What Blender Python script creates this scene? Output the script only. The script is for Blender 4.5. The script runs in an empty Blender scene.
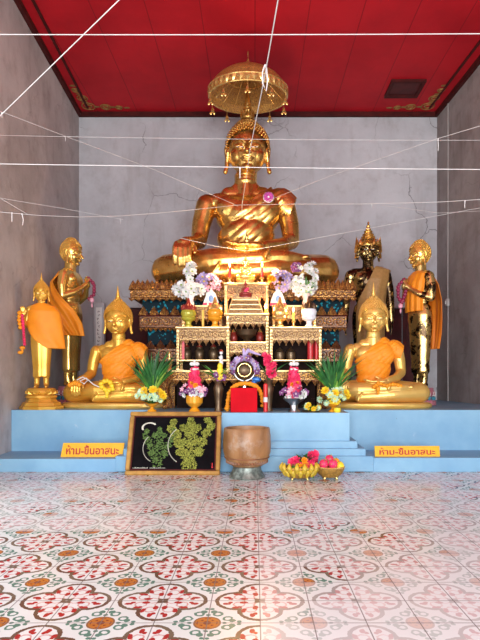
import bpy, bmesh, math, random
from mathutils import Vector, Matrix, Euler, Quaternion
random.seed(7)
PI = math.pi
sin, cos = math.sin, math.cos
scene = bpy.context.scene
COL = scene.collection
F, CX, CY, H = 535.0, 255.0, 378.0, 0.92
def P(px, py, d):
    return Vector(((px-CX)*d/F, d, H-(py-CY)*d/F))
def X(px, d): return (px-CX)*d/F
def Z(py, d): return H-(py-CY)*d/F

# ---------------------------------------------------------------- geometry collector
class G:
    def __init__(s): s.v = []; s.f = []
    def add(s, vs, fs, M=None):
        o = len(s.v)
        if M is not None: vs = [M @ Vector(v) for v in vs]
        s.v += [tuple(v) for v in vs]; s.f += [tuple(i+o for i in f) for f in fs]
        return s
    def merge(s, g, M=None): return s.add(g.v, g.f, M)
    def box(s, x0, x1, y0, y1, z0, z1, M=None):
        v = [(x0,y0,z0),(x1,y0,z0),(x1,y1,z0),(x0,y1,z0),(x0,y0,z1),(x1,y0,z1),(x1,y1,z1),(x0,y1,z1)]
        return s.add(v, [(3,2,1,0),(4,5,6,7),(0,1,5,4),(1,2,6,5),(2,3,7,6),(3,0,4,7)], M)
    def bbox(s, x0, x1, y0, y1, z0, z1, b=0.01, M=None):
        # box with chamfered vertical and horizontal edges
        prof = [(x0+b,y0),(x1-b,y0),(x1,y0+b),(x1,y1-b),(x1-b,y1),(x0+b,y1),(x0,y1-b),(x0,y0+b)]
        cx, cy = (x0+x1)/2, (y0+y1)/2
        kx = 1-2*b/(x1-x0); ky = 1-2*b/(y1-y0)
        rings = []
        for z, k in ((z0,1),(z0+b,0),(z1-b,0),(z1,1)):
            rings.append([(cx+(x-cx)*(kx if k else 1), cy+(y-cy)*(ky if k else 1), z) for x, y in prof])
        return s.rings(rings, M=M)
    def rings(s, R, closed=True, caps=True, M=None):
        n = len(R[0]); v = [p for r in R for p in r]; f = []
        for k in range(len(R)-1):
            for i in range(n if closed else n-1):
                j = (i+1) % n
                f.append((k*n+i, k*n+j, (k+1)*n+j, (k+1)*n+i))
        if caps and closed:
            f.append(tuple(range(n-1,-1,-1))); f.append(tuple((len(R)-1)*n+i for i in range(n)))
        return s.add(v, f, M)
    def lathe(s, prof, c=(0,0,0), n=24, M=None, sx=1, sy=1):
        R = [[(c[0]+max(r,1e-4)*sx*cos(2*PI*i/n), c[1]+max(r,1e-4)*sy*sin(2*PI*i/n), c[2]+z) for i in range(n)] for r, z in prof]
        return s.rings(R, M=M)
    def ell(s, c, r, nu=20, nv=12, M=None):
        if not hasattr(r, '__len__'): r = (r,r,r)
        prof = [(sin(PI*k/nv), -cos(PI*k/nv)) for k in range(nv+1)]
        R = [[(c[0]+r[0]*max(a,1e-3)*cos(2*PI*i/nu), c[1]+r[1]*max(a,1e-3)*sin(2*PI*i/nu), c[2]+r[2]*b) for i in range(nu)] for a, b in prof]
        return s.rings(R, M=M)
    def cap(s, p0, p1, r0, r1, n=14, k=4, M=None):
        p0, p1 = Vector(p0), Vector(p1); d = p1-p0
        L = d.length
        q = d.to_track_quat('Z', 'Y') if L > 1e-6 else Quaternion()
        pr = [(r0*sin(PI/2*i/k), -r0*cos(PI/2*i/k)) for i in range(k)] + [(r0,0),(r1,L)] + [(r1*cos(PI/2*i/k), L+r1*sin(PI/2*i/k)) for i in range(1,k+1)]
        R = [[p0 + q @ Vector((max(r,1e-4)*cos(2*PI*i/n), max(r,1e-4)*sin(2*PI*i/n), z)) for i in range(n)] for r, z in pr]
        return s.rings(R, M=M)
    def chain(s, pts, rs, n=12, M=None):
        if not hasattr(rs, '__len__'): rs = [rs]*len(pts)
        for i in range(len(pts)-1): s.cap(pts[i], pts[i+1], rs[i], rs[i+1], n, 3, M)
        return s
    def tube(s, pts, r, n=8, M=None):
        pts = [Vector(p) for p in pts]
        if not hasattr(r, '__len__'): r = [r]*len(pts)
        R = []; up = None
        for i, p in enumerate(pts):
            t = (pts[min(i+1,len(pts)-1)]-pts[max(i-1,0)]).normalized()
            if up is None: up = t.orthogonal().normalized()
            up = (up - t*up.dot(t)).normalized(); w = t.cross(up)
            R.append([p + up*r[i]*cos(2*PI*k/n) + w*r[i]*sin(2*PI*k/n) for k in range(n)])
        return s.rings(R, M=M)
    def torus(s, c, R, r, n=16, m=6, M=None, axis='Z', a0=0, a1=2*PI, sz=1):
        q = {'Z': Matrix(), 'Y': Matrix.Rotation(PI/2,4,'X'), 'X': Matrix.Rotation(PI/2,4,'Y')}[axis]
        full = abs(a1-a0-2*PI) < 1e-6
        k = n if full else n+1
        rg = []
        for i in range(k):
            a = a0+(a1-a0)*i/n
            rg.append([Vector(c) + (q @ Vector(((R+r*cos(2*PI*j/m))*cos(a), sz*(R+r*cos(2*PI*j/m))*sin(a), r*sin(2*PI*j/m)))) for j in range(m)])
        if full: rg.append(rg[0]); return s.rings(rg, caps=False, M=M)
        return s.rings(rg, M=M)
    def grid(s, fn, nu, nv, M=None, closed=False):
        v = [fn(i/(nu), j/(nv)) for j in range(nv+1) for i in range(nu+1)]
        f = [(j*(nu+1)+i, j*(nu+1)+i+1, (j+1)*(nu+1)+i+1, (j+1)*(nu+1)+i) for j in range(nv) for i in range(nu)]
        return s.add(v, f, M)
    def prism(s, outline, y0, y1, M=None):   # outline in XZ, extruded along Y
        n = len(outline)
        v = [(x,y0,z) for x, z in outline]+[(x,y1,z) for x, z in outline]
        f = [tuple(range(n)), tuple(range(2*n-1,n-1,-1))]
        f += [(i,i+n,(i+1)%n+n,(i+1)%n) for i in range(n)]
        return s.add(v, f, M)
    def petal(s, x, y, z, w, h, t, M=None):  # upright pointed leaf in front of plane y, swelling towards -Y
        o = [(-.5,0),(-.42,.35),(-.2,.72),(0,1),(.2,.72),(.42,.35),(.5,0)]
        v = [(x+a*w, y, z+b*h) for a, b in o] + [(x, y-t, z+.12*h),(x, y-t, z+.55*h)]
        f = [(0,7,1),(1,7,8),(1,8,2),(2,8,3),(3,8,4),(4,8,5),(5,8,7),(5,7,6),(0,6,7)]
        return s.add(v, f, M)
    def mesh(s, name):
        me = bpy.data.meshes.new(name); me.from_pydata(s.v, [], s.f); me.validate(); me.update()
        return me

def shade(me, smooth=True, angle=None):
    for p in me.polygons: p.use_smooth = smooth
    if smooth and angle:
        me.set_sharp_from_angle(angle=angle)

def fixn(me):
    bm = bmesh.new(); bm.from_mesh(me); bmesh.ops.recalc_face_normals(bm, faces=bm.faces); bm.to_mesh(me); bm.free()

def obj(name, g, mat, parent=None, smooth=True, angle=0.6, recalc=True):
    me = g.mesh(name) if isinstance(g, G) else g
    if isinstance(g, G):
        if recalc: fixn(me)
        shade(me, smooth, angle)
    if mat is not None and len(me.materials) == 0: me.materials.append(mat)
    o = bpy.data.objects.new(name, me); COL.objects.link(o)
    if parent: o.parent = parent
    return o

def tag(o, label=None, cat=None, group=None, kind=None):
    if label: o['label'] = label
    if cat: o['category'] = cat
    if group: o['group'] = group
    if kind: o['kind'] = kind
    return o

def thing(name, loc, label, cat, group=None, rz=0, scale=None, rx=0, ry=0):
    o = bpy.data.objects.new(name, None); COL.objects.link(o)
    o.empty_display_size = .05
    o.location = loc; o.rotation_euler = (rx, ry, rz)
    if scale: o.scale = scale if hasattr(scale,'__len__') else (scale,)*3
    return tag(o, label, cat, group)

def kids(o): return [c for c in list(COL.objects) if c.parent == o]
def dup(o, loc=None, label=None, group=None, rz=None, parent=None):
    c = o.copy(); COL.objects.link(c)
    if parent is not None: c.parent = parent
    if loc is not None: c.location = loc
    if rz is not None: c.rotation_euler.z = rz
    if label: c['label'] = label
    if group: c['group'] = group
    for k in kids(o): dup(k, parent=c)
    return c

def remesh(g, vox, smooth=2, name='m'):
    me = g.mesh(name); o = bpy.data.objects.new('tmp', me); COL.objects.link(o)
    m = o.modifiers.new('r', 'REMESH'); m.mode = 'VOXEL'; m.voxel_size = vox; m.use_smooth_shade = True
    if smooth:
        m = o.modifiers.new('s', 'SMOOTH'); m.factor = .5; m.iterations = smooth
    dg = bpy.context.evaluated_depsgraph_get(); dg.update()
    out = bpy.data.meshes.new_from_object(o.evaluated_get(dg)); out.name = name
    bpy.data.objects.remove(o); bpy.data.meshes.remove(me)
    shade(out)
    return out

def cut(me, co, no):     # keep the side the normal points to
    bm = bmesh.new(); bm.from_mesh(me)
    bmesh.ops.bisect_plane(bm, geom=bm.verts[:]+bm.edges[:]+bm.faces[:], plane_co=co, plane_no=no, clear_inner=True)
    bm.to_mesh(me); bm.free()

def displace(me, fn):
    me.update()
    ns = [v.normal.copy() for v in me.vertices]
    for v, n in zip(me.vertices, ns): v.co += n*fn(v.co, n)
    me.update()

def solidify(me, t):
    o = bpy.data.objects.new('tmp', me); COL.objects.link(o)
    m = o.modifiers.new('s','SOLIDIFY'); m.thickness = t; m.offset = 1
    dg = bpy.context.evaluated_depsgraph_get(); dg.update()
    out = bpy.data.meshes.new_from_object(o.evaluated_get(dg))
    bpy.data.objects.remove(o); shade(out)
    return out

# ---------------------------------------------------------------- node expressions
class E:
    def __init__(s, nt, k): s.nt = nt; s.k = k
    def _op(s, op, *a):
        n = s.nt.nodes.new('ShaderNodeMath'); n.operation = op
        for i, x in enumerate(a):
            if isinstance(x, E): s.nt.links.new(x.k, n.inputs[i])
            else: n.inputs[i].default_value = x
        return E(s.nt, n.outputs[0])
    def __add__(s, o): return s._op('ADD', s, o)
    __radd__ = __add__
    def __sub__(s, o): return s._op('SUBTRACT', s, o)
    def __rsub__(s, o): return s._op('SUBTRACT', o, s)
    def __mul__(s, o): return s._op('MULTIPLY', s, o)
    __rmul__ = __mul__
    def __truediv__(s, o): return s._op('DIVIDE', s, o)
    def abs(s): return s._op('ABSOLUTE', s)
    def sin(s): return s._op('SINE', s)
    def sqrt(s): return s._op('SQRT', s)
    def floor(s): return s._op('FLOOR', s)
    def fract(s): return s._op('FRACT', s)
    def min(s, o): return s._op('MINIMUM', s, o)
    def max(s, o): return s._op('MAXIMUM', s, o)
    def lt(s, o): return s._op('LESS_THAN', s, o)
    def gt(s, o): return s._op('GREATER_THAN', s, o)
    def ss(s, a, b):   # smoothstep a..b
        n = s.nt.nodes.new('ShaderNodeMapRange'); n.interpolation_type = 'SMOOTHSTEP'
        s.nt.links.new(s.k, n.inputs[0]); n.inputs[1].default_value = a; n.inputs[2].default_value = b
        return E(s.nt, n.outputs[0])

class Mat:
    def __init__(s, name):
        s.m = bpy.data.materials.new(name); s.m.use_nodes = True; s.nt = s.m.node_tree
        s.b = s.nt.nodes['Principled BSDF']
        s.tc = s.nt.nodes.new('ShaderNodeTexCoord')
    def coord(s, kind='Object', scale=(1,1,1)):
        mp = s.nt.nodes.new('ShaderNodeMapping'); mp.inputs['Scale'].default_value = scale
        s.nt.links.new(s.tc.outputs[kind], mp.inputs[0]); return mp.outputs[0]
    def xyz(s, kind='Object'):
        n = s.nt.nodes.new('ShaderNodeSeparateXYZ'); s.nt.links.new(s.tc.outputs[kind], n.inputs[0])
        return [E(s.nt, o) for o in n.outputs]
    def noise(s, scale=5, detail=4, rough=.55, co=None, dist=0):
        n = s.nt.nodes.new('ShaderNodeTexNoise'); n.inputs['Scale'].default_value = scale
        n.inputs['Detail'].default_value = detail; n.inputs['Roughness'].default_value = rough; n.inputs['Distortion'].default_value = dist
        s.nt.links.new(co or s.coord(), n.inputs['Vector']); return E(s.nt, n.outputs['Fac'])
    def vor(s, scale=5, feature='F1', co=None, rnd=1):
        n = s.nt.nodes.new('ShaderNodeTexVoronoi'); n.feature = feature; n.inputs['Scale'].default_value = scale; n.inputs['Randomness'].default_value = rnd
        s.nt.links.new(co or s.coord(), n.inputs['Vector']); return E(s.nt, n.outputs['Distance'])
    def mix(s, f, a, b):
        n = s.nt.nodes.new('ShaderNodeMix'); n.data_type = 'RGBA'
        for x, i in ((f,0),(a,6),(b,7)):
            if isinstance(x, E): s.nt.links.new(x.k, n.inputs[i])
            elif i == 0: n.inputs[0].default_value = x
            else: n.inputs[i].default_value = (*x, 1) if len(x) == 3 else x
        return E(s.nt, n.outputs[2])
    def set(s, **kw):
        for k, x in kw.items():
            k = {'base':'Base Color','rough':'Roughness','metal':'Metallic','emit':'Emission Color','estr':'Emission Strength','trans':'Transmission Weight','coat':'Coat Weight','sheen':'Sheen Weight','spec':'Specular IOR Level','sss':'Subsurface Weight'}[k]
            if isinstance(x, E): s.nt.links.new(x.k, s.b.inputs[k])
            elif hasattr(x, '__len__'): s.b.inputs[k].default_value = (*x, 1)
            else: s.b.inputs[k].default_value = x
        return s
    def bump(s, h, strength=.3, dist=.01):
        n = s.nt.nodes.new('ShaderNodeBump'); n.inputs['Strength'].default_value = strength; n.inputs['Distance'].default_value = dist
        s.nt.links.new(h.k, n.inputs['Height']); s.nt.links.new(n.outputs[0], s.b.inputs['Normal']); return s

def simple(name, c, rough=.5, metal=0, var=.25, scale=8, bump=0, **kw):
    m = Mat(name); d = tuple(x*(1-var) for x in c); u = tuple(min(1, x*(1+var*.6)) for x in c)
    n = m.noise(scale)
    m.set(base=m.mix(n.ss(.3,.7), d, u), rough=rough, metal=metal, **kw)
    if bump: m.bump(m.noise(scale*6), bump, .005)
    return m.m

# ---------------------------------------------------------------- materials
def gold_old():
    m = Mat('worn_gilding')
    n = m.noise(2.6, 6, .65, dist=.6); p = m.noise(14, 4, .7)
    c = m.mix(p.ss(.35,.65), (.62,.33,.075), (.88,.55,.17))
    c = m.mix(n.ss(.50,.70), c, (.36,.15,.04))
    c = m.mix((m.noise(30,3,.6)).ss(.66,.74), c, (.12,.06,.03))
    m.set(base=c, metal=.92, rough=n*.22+.17)
    m.bump(m.noise(22, 5, .6), .12, .01); return m.m
def gold_paint(name, a, b, metal=.55, rough=.32, sc=6):
    m = Mat(name); n = m.noise(sc, 4)
    m.set(base=m.mix(n.ss(.3,.7), a, b), metal=metal, rough=rough)
    m.bump(m.noise(sc*7, 3), .08, .003); return m.m
def patch_gold(k=0):
    m = Mat('gold_leaf_over_dark_bronze')
    n = m.noise(11, 6, .75, dist=.4)
    m.set(base=m.mix(n.ss(.44+k,.50+k), (.05,.028,.014), (.80,.56,.20)), metal=.9, rough=n.ss(.44,.5)*.1+.2)
    m.bump(n, .3, .004); return m.m
def filigree(name, hi, lo, sc=30, metal=.6):
    m = Mat(name)
    co = m.coord('Object')
    v = m.vor(sc, 'F1', co, .35)
    r = ((v*34).sin())
    n2 = m.vor(sc*2.3, 'DISTANCE_TO_EDGE', co, .8)
    h = r.ss(-.2,.5)
    c = m.mix(h, lo, hi)
    c = m.mix(n2.lt(.05), c, lo)
    m.set(base=c, metal=m_scale(h, metal), rough=.3)
    m.bump(h, .6, .006); return m.m
def m_scale(e, k): return e*k
def cloth(name, a, b, sheen=.3, sc=20, rough=.6):
    m = Mat(name); n = m.noise(sc, 3)
    m.set(base=m.mix(n, a, b), rough=rough, sheen=sheen)
    m.bump(m.noise(300, 2), .1, .001); return m.m

def wall_mat(name, a, b, stain, crackamt=1.0, seed=0):
    m = Mat(name)
    co = m.coord()
    big = m.noise(.8+seed*.1, 6, .6, dist=.4); mid = m.noise(5, 6, .65)
    streak = m.noise(3, 5, .6, m.coord(scale=(1.6,1.6,.35)))
    c = m.mix(big.ss(.32,.68), a, b)
    c = m.mix(mid.ss(.45,.8)*.45, c, stain)
    c = m.mix(streak.ss(.52,.75)*.4, c, stain)
    # cracks: warped cell edges, kept only in a few places
    nn = m.nt.nodes.new('ShaderNodeTexNoise'); nn.inputs['Scale'].default_value = 2.2; nn.inputs['Detail'].default_value = 6
    m.nt.links.new(co, nn.inputs['Vector'])
    vm = m.nt.nodes.new('ShaderNodeVectorMath'); vm.operation = 'MULTIPLY_ADD'; vm.inputs[1].default_value = (.5,.5,.5)
    m.nt.links.new(nn.outputs['Color'], vm.inputs[0]); m.nt.links.new(co, vm.inputs[2])
    e = m.vor(.95, 'DISTANCE_TO_EDGE', vm.outputs[0])
    k = (1-e.ss(.0,.009)) * m.noise(1.1, 2).ss(.45,.6)
    c = m.mix(k*(.75*crackamt), c, tuple(x*.3 for x in stain))
    m.set(base=c, rough=.85)
    m.bump(mid, .35, .02); return m.m

MT = {}
MT['wall'] = wall_mat('weathered_plaster', (.44,.44,.46), (.56,.56,.58), (.30,.265,.26))
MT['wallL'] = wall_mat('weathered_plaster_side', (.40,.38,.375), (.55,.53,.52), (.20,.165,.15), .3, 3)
MT['wallR'] = wall_mat('weathered_plaster_brown', (.25,.225,.215), (.34,.315,.305), (.13,.10,.09), .3, 5)  # right wall's dimmer light put into the colour as darker, browner plaster
MT['old'] = gold_old()
MT['leafgold'] = gold_paint('bright_gold_leaf', (.80,.48,.10), (.95,.66,.20), .8, .22)
MT['satin'] = gold_paint('satin_gold_paint', (.72,.38,.045), (.84,.50,.09), .5, .32)
MT['pale'] = gold_paint('pale_gold_paint', (.78,.47,.10), (.86,.57,.17), .5, .33)
MT['patch'] = patch_gold(); MT['patch2'] = patch_gold(.07)
MT['goldsm'] = gold_paint('small_gold', (.75,.45,.12), (.95,.68,.25), .75, .25, 30)
MT['fili'] = filigree('gold_filigree_carving', (.82,.50,.17), (.10,.025,.012), 30, .6)
MT['fili2'] = filigree('old_gold_carving', (.80,.40,.08), (.09,.02,.01), 16, .7)
MT['fili3'] = filigree('dull_gold_carving', (.34,.13,.03), (.05,.01,.008), 20, .6)
MT['cream'] = gold_paint('champagne_gold_rail', (.66,.42,.16), (.84,.60,.28), .6, .3, 30)
MT['orange'] = cloth('orange_robe_cloth', (.82,.24,.004), (.92,.33,.008), .05)
MT['oranged'] = cloth('deep_orange_cloth', (.74,.18,.004), (.85,.25,.008), .05)
MT['lace'] = cloth('tan_gold_lace', (.22,.11,.03), (.48,.27,.08), .05, 70)
MT['blue'] = None
MT['black'] = simple('black_detail', (.006,.006,.008), .45)
MT['white'] = simple('white_paint', (.85,.84,.80), .5, var=.08)
MT['red'] = simple('red_lacquer', (.55,.015,.02), .35, var=.15)
MT['redpaper'] = simple('red_velvet_paper', (.55,.003,.012), .8, var=.08, spec=.15)
MT['dred'] = simple('dark_red_panel', (.075,.004,.005), .7, var=.3)
MT['dark'] = simple('dark_interior_wood', (.018,.008,.006), .8, var=.3, spec=.15)
MT['maroon'] = simple('maroon_lacquer', (.07,.008,.007), .7, var=.3, spec=.2)
MT['teal'] = None
MT['green'] = simple('leaf_green', (.07,.24,.03), .45, var=.5, scale=14)
MT['greend'] = simple('leaf_dark_green', (.025,.13,.03), .45, var=.4, scale=14)
MT['greenl'] = simple('leaf_light_green', (.22,.38,.05), .45, var=.3, scale=14)
MT['yel'] = simple('yellow_petal', (.95,.66,.03), .5, var=.15)
MT['wht'] = simple('white_petal', (.74,.74,.72), .55, var=.08)
MT['pink'] = simple('pink_petal', (.82,.40,.50), .5, var=.2)
MT['hot'] = simple('hot_pink_petal', (.80,.03,.12), .45, var=.25)
MT['lav'] = simple('lavender_petal', (.50,.40,.66), .5, var=.25)
MT['purp'] = simple('purple_petal', (.24,.07,.22), .5, var=.3)
MT['garn'] = simple('garnet_petal', (.28,.02,.07), .5, var=.35, scale=60)
MT['org'] = simple('marigold_petal', (.95,.34,.01), .55, var=.2, scale=40)
MT['pgreen'] = simple('pale_green_petal', (.55,.75,.50), .5, var=.15)
MT['silver'] = simple('silver_metal', (.55,.55,.56), .3, 1, .1)
MT['chrome'] = simple('chrome_bowl', (.85,.86,.88), .08, 1, .04)
MT['bronze'] = simple('dark_bronze', (.14,.09,.05), .35, .7, .3)
MT['glaze'] = simple('amber_glaze', (.85,.36,.02), .18, .1, .2)
MT['candle'] = simple('red_candle_wax', (.65,.02,.02), .4, var=.1)
MT['ycandle'] = simple('yellow_candle_wax', (.90,.55,.08), .4, var=.1)
MT['porc'] = simple('white_porcelain', (.75,.76,.80), .2, var=.1, scale=40)
MT['pinkv'] = simple('pale_pink_vase', (.85,.60,.55), .3, var=.08)
MT['bluef'] = simple('blue_foil', (.03,.15,.45), .3, .3)
MT['string'] = simple('white_cotton_string', (.62,.60,.58), .8, var=.1)
MT['wire'] = simple('grey_cable', (.45,.42,.40), .6, var=.1)
MT['ygreen'] = simple('olive_glass', (.50,.45,.05), .2, .2)
MT['frame'] = simple('aged_gilt_frame', (.42,.23,.05), .4, .35, .25, 12)
MT['print'] = simple('black_print', (.006,.005,.006), .9, spec=.05)
MT['fig'] = simple('dark_red_figurine', (.30,.03,.02), .35, .1)
MT['skinp'] = simple('pale_figure', (.85,.70,.60), .5, var=.05)

def blue_mat():
    m = Mat('worn_blue_paint')
    c = m.mix(m.noise(1.6,5,.6).ss(.3,.7), (.16,.345,.53), (.24,.455,.61))
    c = m.mix(m.noise(9,6,.7,dist=.5).ss(.62,.78)*.55, c, (.50,.60,.68))
    c = m.mix(m.noise(26,3,.6).ss(.73,.77)*.6, c, (.12,.18,.25))
    m.set(base=c, rough=.5); m.bump(m.noise(12,5), .15, .01); return m.m
MT['blue'] = blue_mat()
def teal_mat():
    m = Mat('teal_glass_mosaic')
    v = m.nt.nodes.new('ShaderNodeTexVoronoi'); v.inputs['Scale'].default_value = 45; m.nt.links.new(m.coord(), v.inputs['Vector'])
    s = m.nt.nodes.new('ShaderNodeSeparateColor'); m.nt.links.new(v.outputs['Color'], s.inputs[0])
    r = E(m.nt, s.outputs[0])
    m.set(base=m.mix(r.gt(.86), (.004,.016,.024), (.01,.18,.24)), rough=.6, spec=.1, metal=r.gt(.86)*.3); return m.m
MT['teal'] = teal_mat()
def ceil_mat():
    m = Mat('red_painted_boards')
    x, y, z = m.xyz()
    seam = (x/.62).fract(); s = (seam-.5).abs().gt(.492)
    n = m.noise(1.4,5,.6)
    c = m.mix(n.ss(.3,.7), (.40,.006,.014), (.52,.010,.020))
    c = m.mix(m.noise(4,5,.7,m.coord(scale=(3,.4,1))).ss(.6,.8)*.4, c, (.2,.006,.012))
    c = m.mix(s*.7, c, (.12,.004,.008))
    m.set(base=c, rough=.6, spec=.2); return m.m
MT['ceil'] = ceil_mat()
def hatch_gold():
    m = Mat('faded_gold_stencil')
    n = m.noise(25,3)
    m.set(base=m.mix(n, (.20,.09,.02), (.33,.16,.04)), rough=.6); return m.m
MT['stencil'] = hatch_gold()

def tile_mat():
    m = Mat('patterned_cement_tiles'); x, y, z = m.xyz()
    u = ((x+.18)/.4+.5); v = ((y-.01)/.4+.5)      # lattice of medallions at integer+.5... cell centre = flower
    u0 = (x-.02)/.4; v0 = (y-.21)/.4
    U = (u0+.5).fract()-.5; V = (v0+.5).fract()-.5
    au, av = U.abs(), V.abs()
    hi, lo = au.max(av), au.min(av)
    def ln(a, b): return (a*a+b*b).sqrt()
    # wobble of worn edges
    w = (m.noise(60,2)-.5)*.03
    d = ln(hi-.235, lo)-.225+w
    cream = (.68,.75,.73)
    c = m.mix(m.noise(3,4).ss(.3,.7), cream, (.77,.83,.81))
    inside = d.lt(0)
    c = m.mix(inside*.6, c, (.80,.83,.82))
    # outline band, dark brown / olive grey
    band = (d+.020).abs().lt(.021)
    bandc = m.mix(m.noise(5,3).ss(.4,.6), (.13,.065,.04), (.17,.13,.085))
    # scrolls
    sc = (ln(hi-.21, lo-.09)-.055+w).abs().lt(.009)
    sc = sc.max(((ln(hi-.10, lo-.0)-.06)+w).abs().lt(.008))
    # hearts / leaves
    red = (ln((hi-.335)*.8, (lo-.075)*1.3)+w).lt(.034)
    red = red.max((ln((hi-.30), (lo-.045)*1.2)+w).lt(.026))
    red = red.max((ln((hi-.165)*.8, (lo-.045)*1.2)+w).lt(.034))
    red = red.max((ln(hi-.245, lo-.175)+w).lt(.036))
    red = red.max((ln(hi-.205, lo-.155)+w).lt(.022))
    red = red*inside
    # corner medallion
    cu, cv = .5-au, .5-av
    R = ln(cu, cv)
    chi, clo = cu.max(cv), cu.min(cv)
    Ro = R + (chi-clo)*.04
    med = (Ro+w*.5).lt(.125)
    ring = (Ro-.125).abs().lt(.010)
    medin = ((R*75).sin()*(clo*90).sin()+w*6).gt(.25)*(R.lt(.10))
    gr = (ln(chi-.235, clo-.05)+w).lt(.034)
    gr = gr.max((ln(chi-.19, clo-.09)-.04+w).abs().lt(.012))
    gr = gr.max((ln(chi-.30, clo-.025)+w).lt(.022))
    gr = gr.max((ln(chi-.165, clo-.0)+w).lt(.022))
    gr = gr*(1-inside)
    c = m.mix(gr, c, (.10,.23,.17))
    c = m.mix(sc*inside*.8, c, (.60,.28,.25))
    c = m.mix(red, c, (.40,.022,.022))
    c = m.mix(band, c, bandc)
    c = m.mix(med, c, (.50,.17,.02))
    c = m.mix(medin, c, (.24,.045,.015))
    c = m.mix(ring, c, (.28,.12,.04))
    # faded tiles: whole 20 cm tiles whose colours have worn pale
    tu = ((x-.02)/.2).floor(); tv = ((y-.21)/.2).floor()
    cb = m.nt.nodes.new('ShaderNodeCombineXYZ'); m.nt.links.new(tu.k, cb.inputs[0]); m.nt.links.new(tv.k, cb.inputs[1])
    tn = m.noise(.16, 1, .5, cb.outputs[0])
    wn = m.nt.nodes.new('ShaderNodeTexWhiteNoise'); m.nt.links.new(cb.outputs[0], wn.inputs[0]); wr = E(m.nt, wn.outputs[0])
    edge = (tv+2)*.45 - tu           # right-hand side zone, bounded along tile joints
    zone = tu.gt(-.5) * (tv - tu*1.0 + wr*1.5).lt(9.5) * 1.0
    zone2 = tu.gt(-.5) * (tu.lt(6.5)) * tv.lt(21) * (wr.gt(.35))*.7
    fade = (zone*.62).max(zone2*.5)
    fade = fade.max(((tv.gt(14.5)))*(wr.gt(.2))*.45)  # most tiles in the far rows made paler as well
    c = m.mix(fade, c, (.79,.81,.81))
    # joints and dirt
    g = ((U/.5+.5).fract()-.5).abs().lt(.006*2).max(((V/.5+.5).fract()-.5).abs().lt(.006*2))
    c = m.mix(g*.8, c, (.16,.14,.13))
    dirt = m.noise(2.2,6,.65)
    c = m.mix(dirt.ss(.55,.8)*.22, c, (.38,.36,.34))
    m.set(base=c, rough=dirt*.16+.16, spec=.35)
    m.bump(1-g, .25, .002)
    return m.m
MT['tile'] = tile_mat()
EXPO = -0.45
# ---------------------------------------------------------------- room
D = 8.5; K = -30.0/F            # the side walls lean off square by this much per metre
CEIL = Z(113, D); TOP = 0.573
def wl(y): return X(79, D) + K*(y-D)
def wr(y): return X(437, D) + K*(y-D)
Y0 = -3.2
def struct(name, g, m, smooth=False):
    return tag(obj(name, g, m, smooth=smooth), kind='structure')
fl = G(); fl.add([(-4.5,Y0,0),(5.5,Y0,0),(5.5,D,0),(-4.5,D,0),(-4.5,Y0,-.1),(5.5,Y0,-.1),(5.5,D,-.1),(-4.5,D,-.1)],
    [(0,1,2,3),(7,6,5,4),(0,4,5,1),(1,5,6,2),(2,6,7,3),(3,7,4,0)])
struct('floor', fl, MT['tile'])
def skew(x0f, x1f, y0, y1, z0, z1):
    g = G()
    v = [(x0f(y0),y0,z0),(x1f(y0),y0,z0),(x1f(y1),y1,z0),(x0f(y1),y1,z0),(x0f(y0),y0,z1),(x1f(y0),y0,z1),(x1f(y1),y1,z1),(x0f(y1),y1,z1)]
    return g.add(v, [(3,2,1,0),(4,5,6,7),(0,1,5,4),(1,2,6,5),(2,3,7,6),(3,0,4,7)])
def side_wall(f0, f1):     # with one unseen side opening, added to let in light, between y = 1.8 and y = 4.2
    g = skew(f0, f1, Y0, 1.8, 0, CEIL+.1)
    return g.merge(skew(f0, f1, 1.8, 4.2, 2.6, CEIL+.1)).merge(skew(f0, f1, 4.2, D, 0, CEIL+.1))
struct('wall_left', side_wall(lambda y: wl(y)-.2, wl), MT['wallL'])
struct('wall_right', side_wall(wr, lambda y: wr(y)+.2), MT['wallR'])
# back wall with two door openings
dt = Z(308, D)
DL = (X(96,D), X(150,D)); DR = (X(383.5,D), X(424,D))
g = G(); xa, xb = wl(D)-.2, wr(D)+.2
g.box(xa, DL[0], D, D+.2, 0, dt); g.box(DL[1], DR[0], D, D+.2, 0, dt); g.box(DR[1], xb, D, D+.2, 0, dt)
g.box(xa, xb, D, D+.2, dt, CEIL+.1)
struct('wall_back', g, MT['wall'])
struct('ceiling', skew(lambda y: wl(y)-.2, lambda y: wr(y)+.2, Y0, D+.2, CEIL, CEIL+.1), MT['ceil'])
# front wall behind the camera with three tall doorways
g = G(); fx = [-4.4,-2.2,-.8,-.2+.0,1.2,1.9,3.3,4.6]
fx0, fx1 = wl(Y0)-.2, wr(Y0)+.2
ops = [(-2.1,-.5),(.0,1.8),(2.2,3.3)]
e = fx0
for a, b in ops: g.box(e, a, Y0-.2, Y0, 0, 3.3); e = b
g.box(e, fx1, Y0-.2, Y0, 0, 3.3); g.box(fx0, fx1, Y0-.2, Y0, 3.3, CEIL+.1)
struct('wall_front', g, MT['wallL'])
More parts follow.
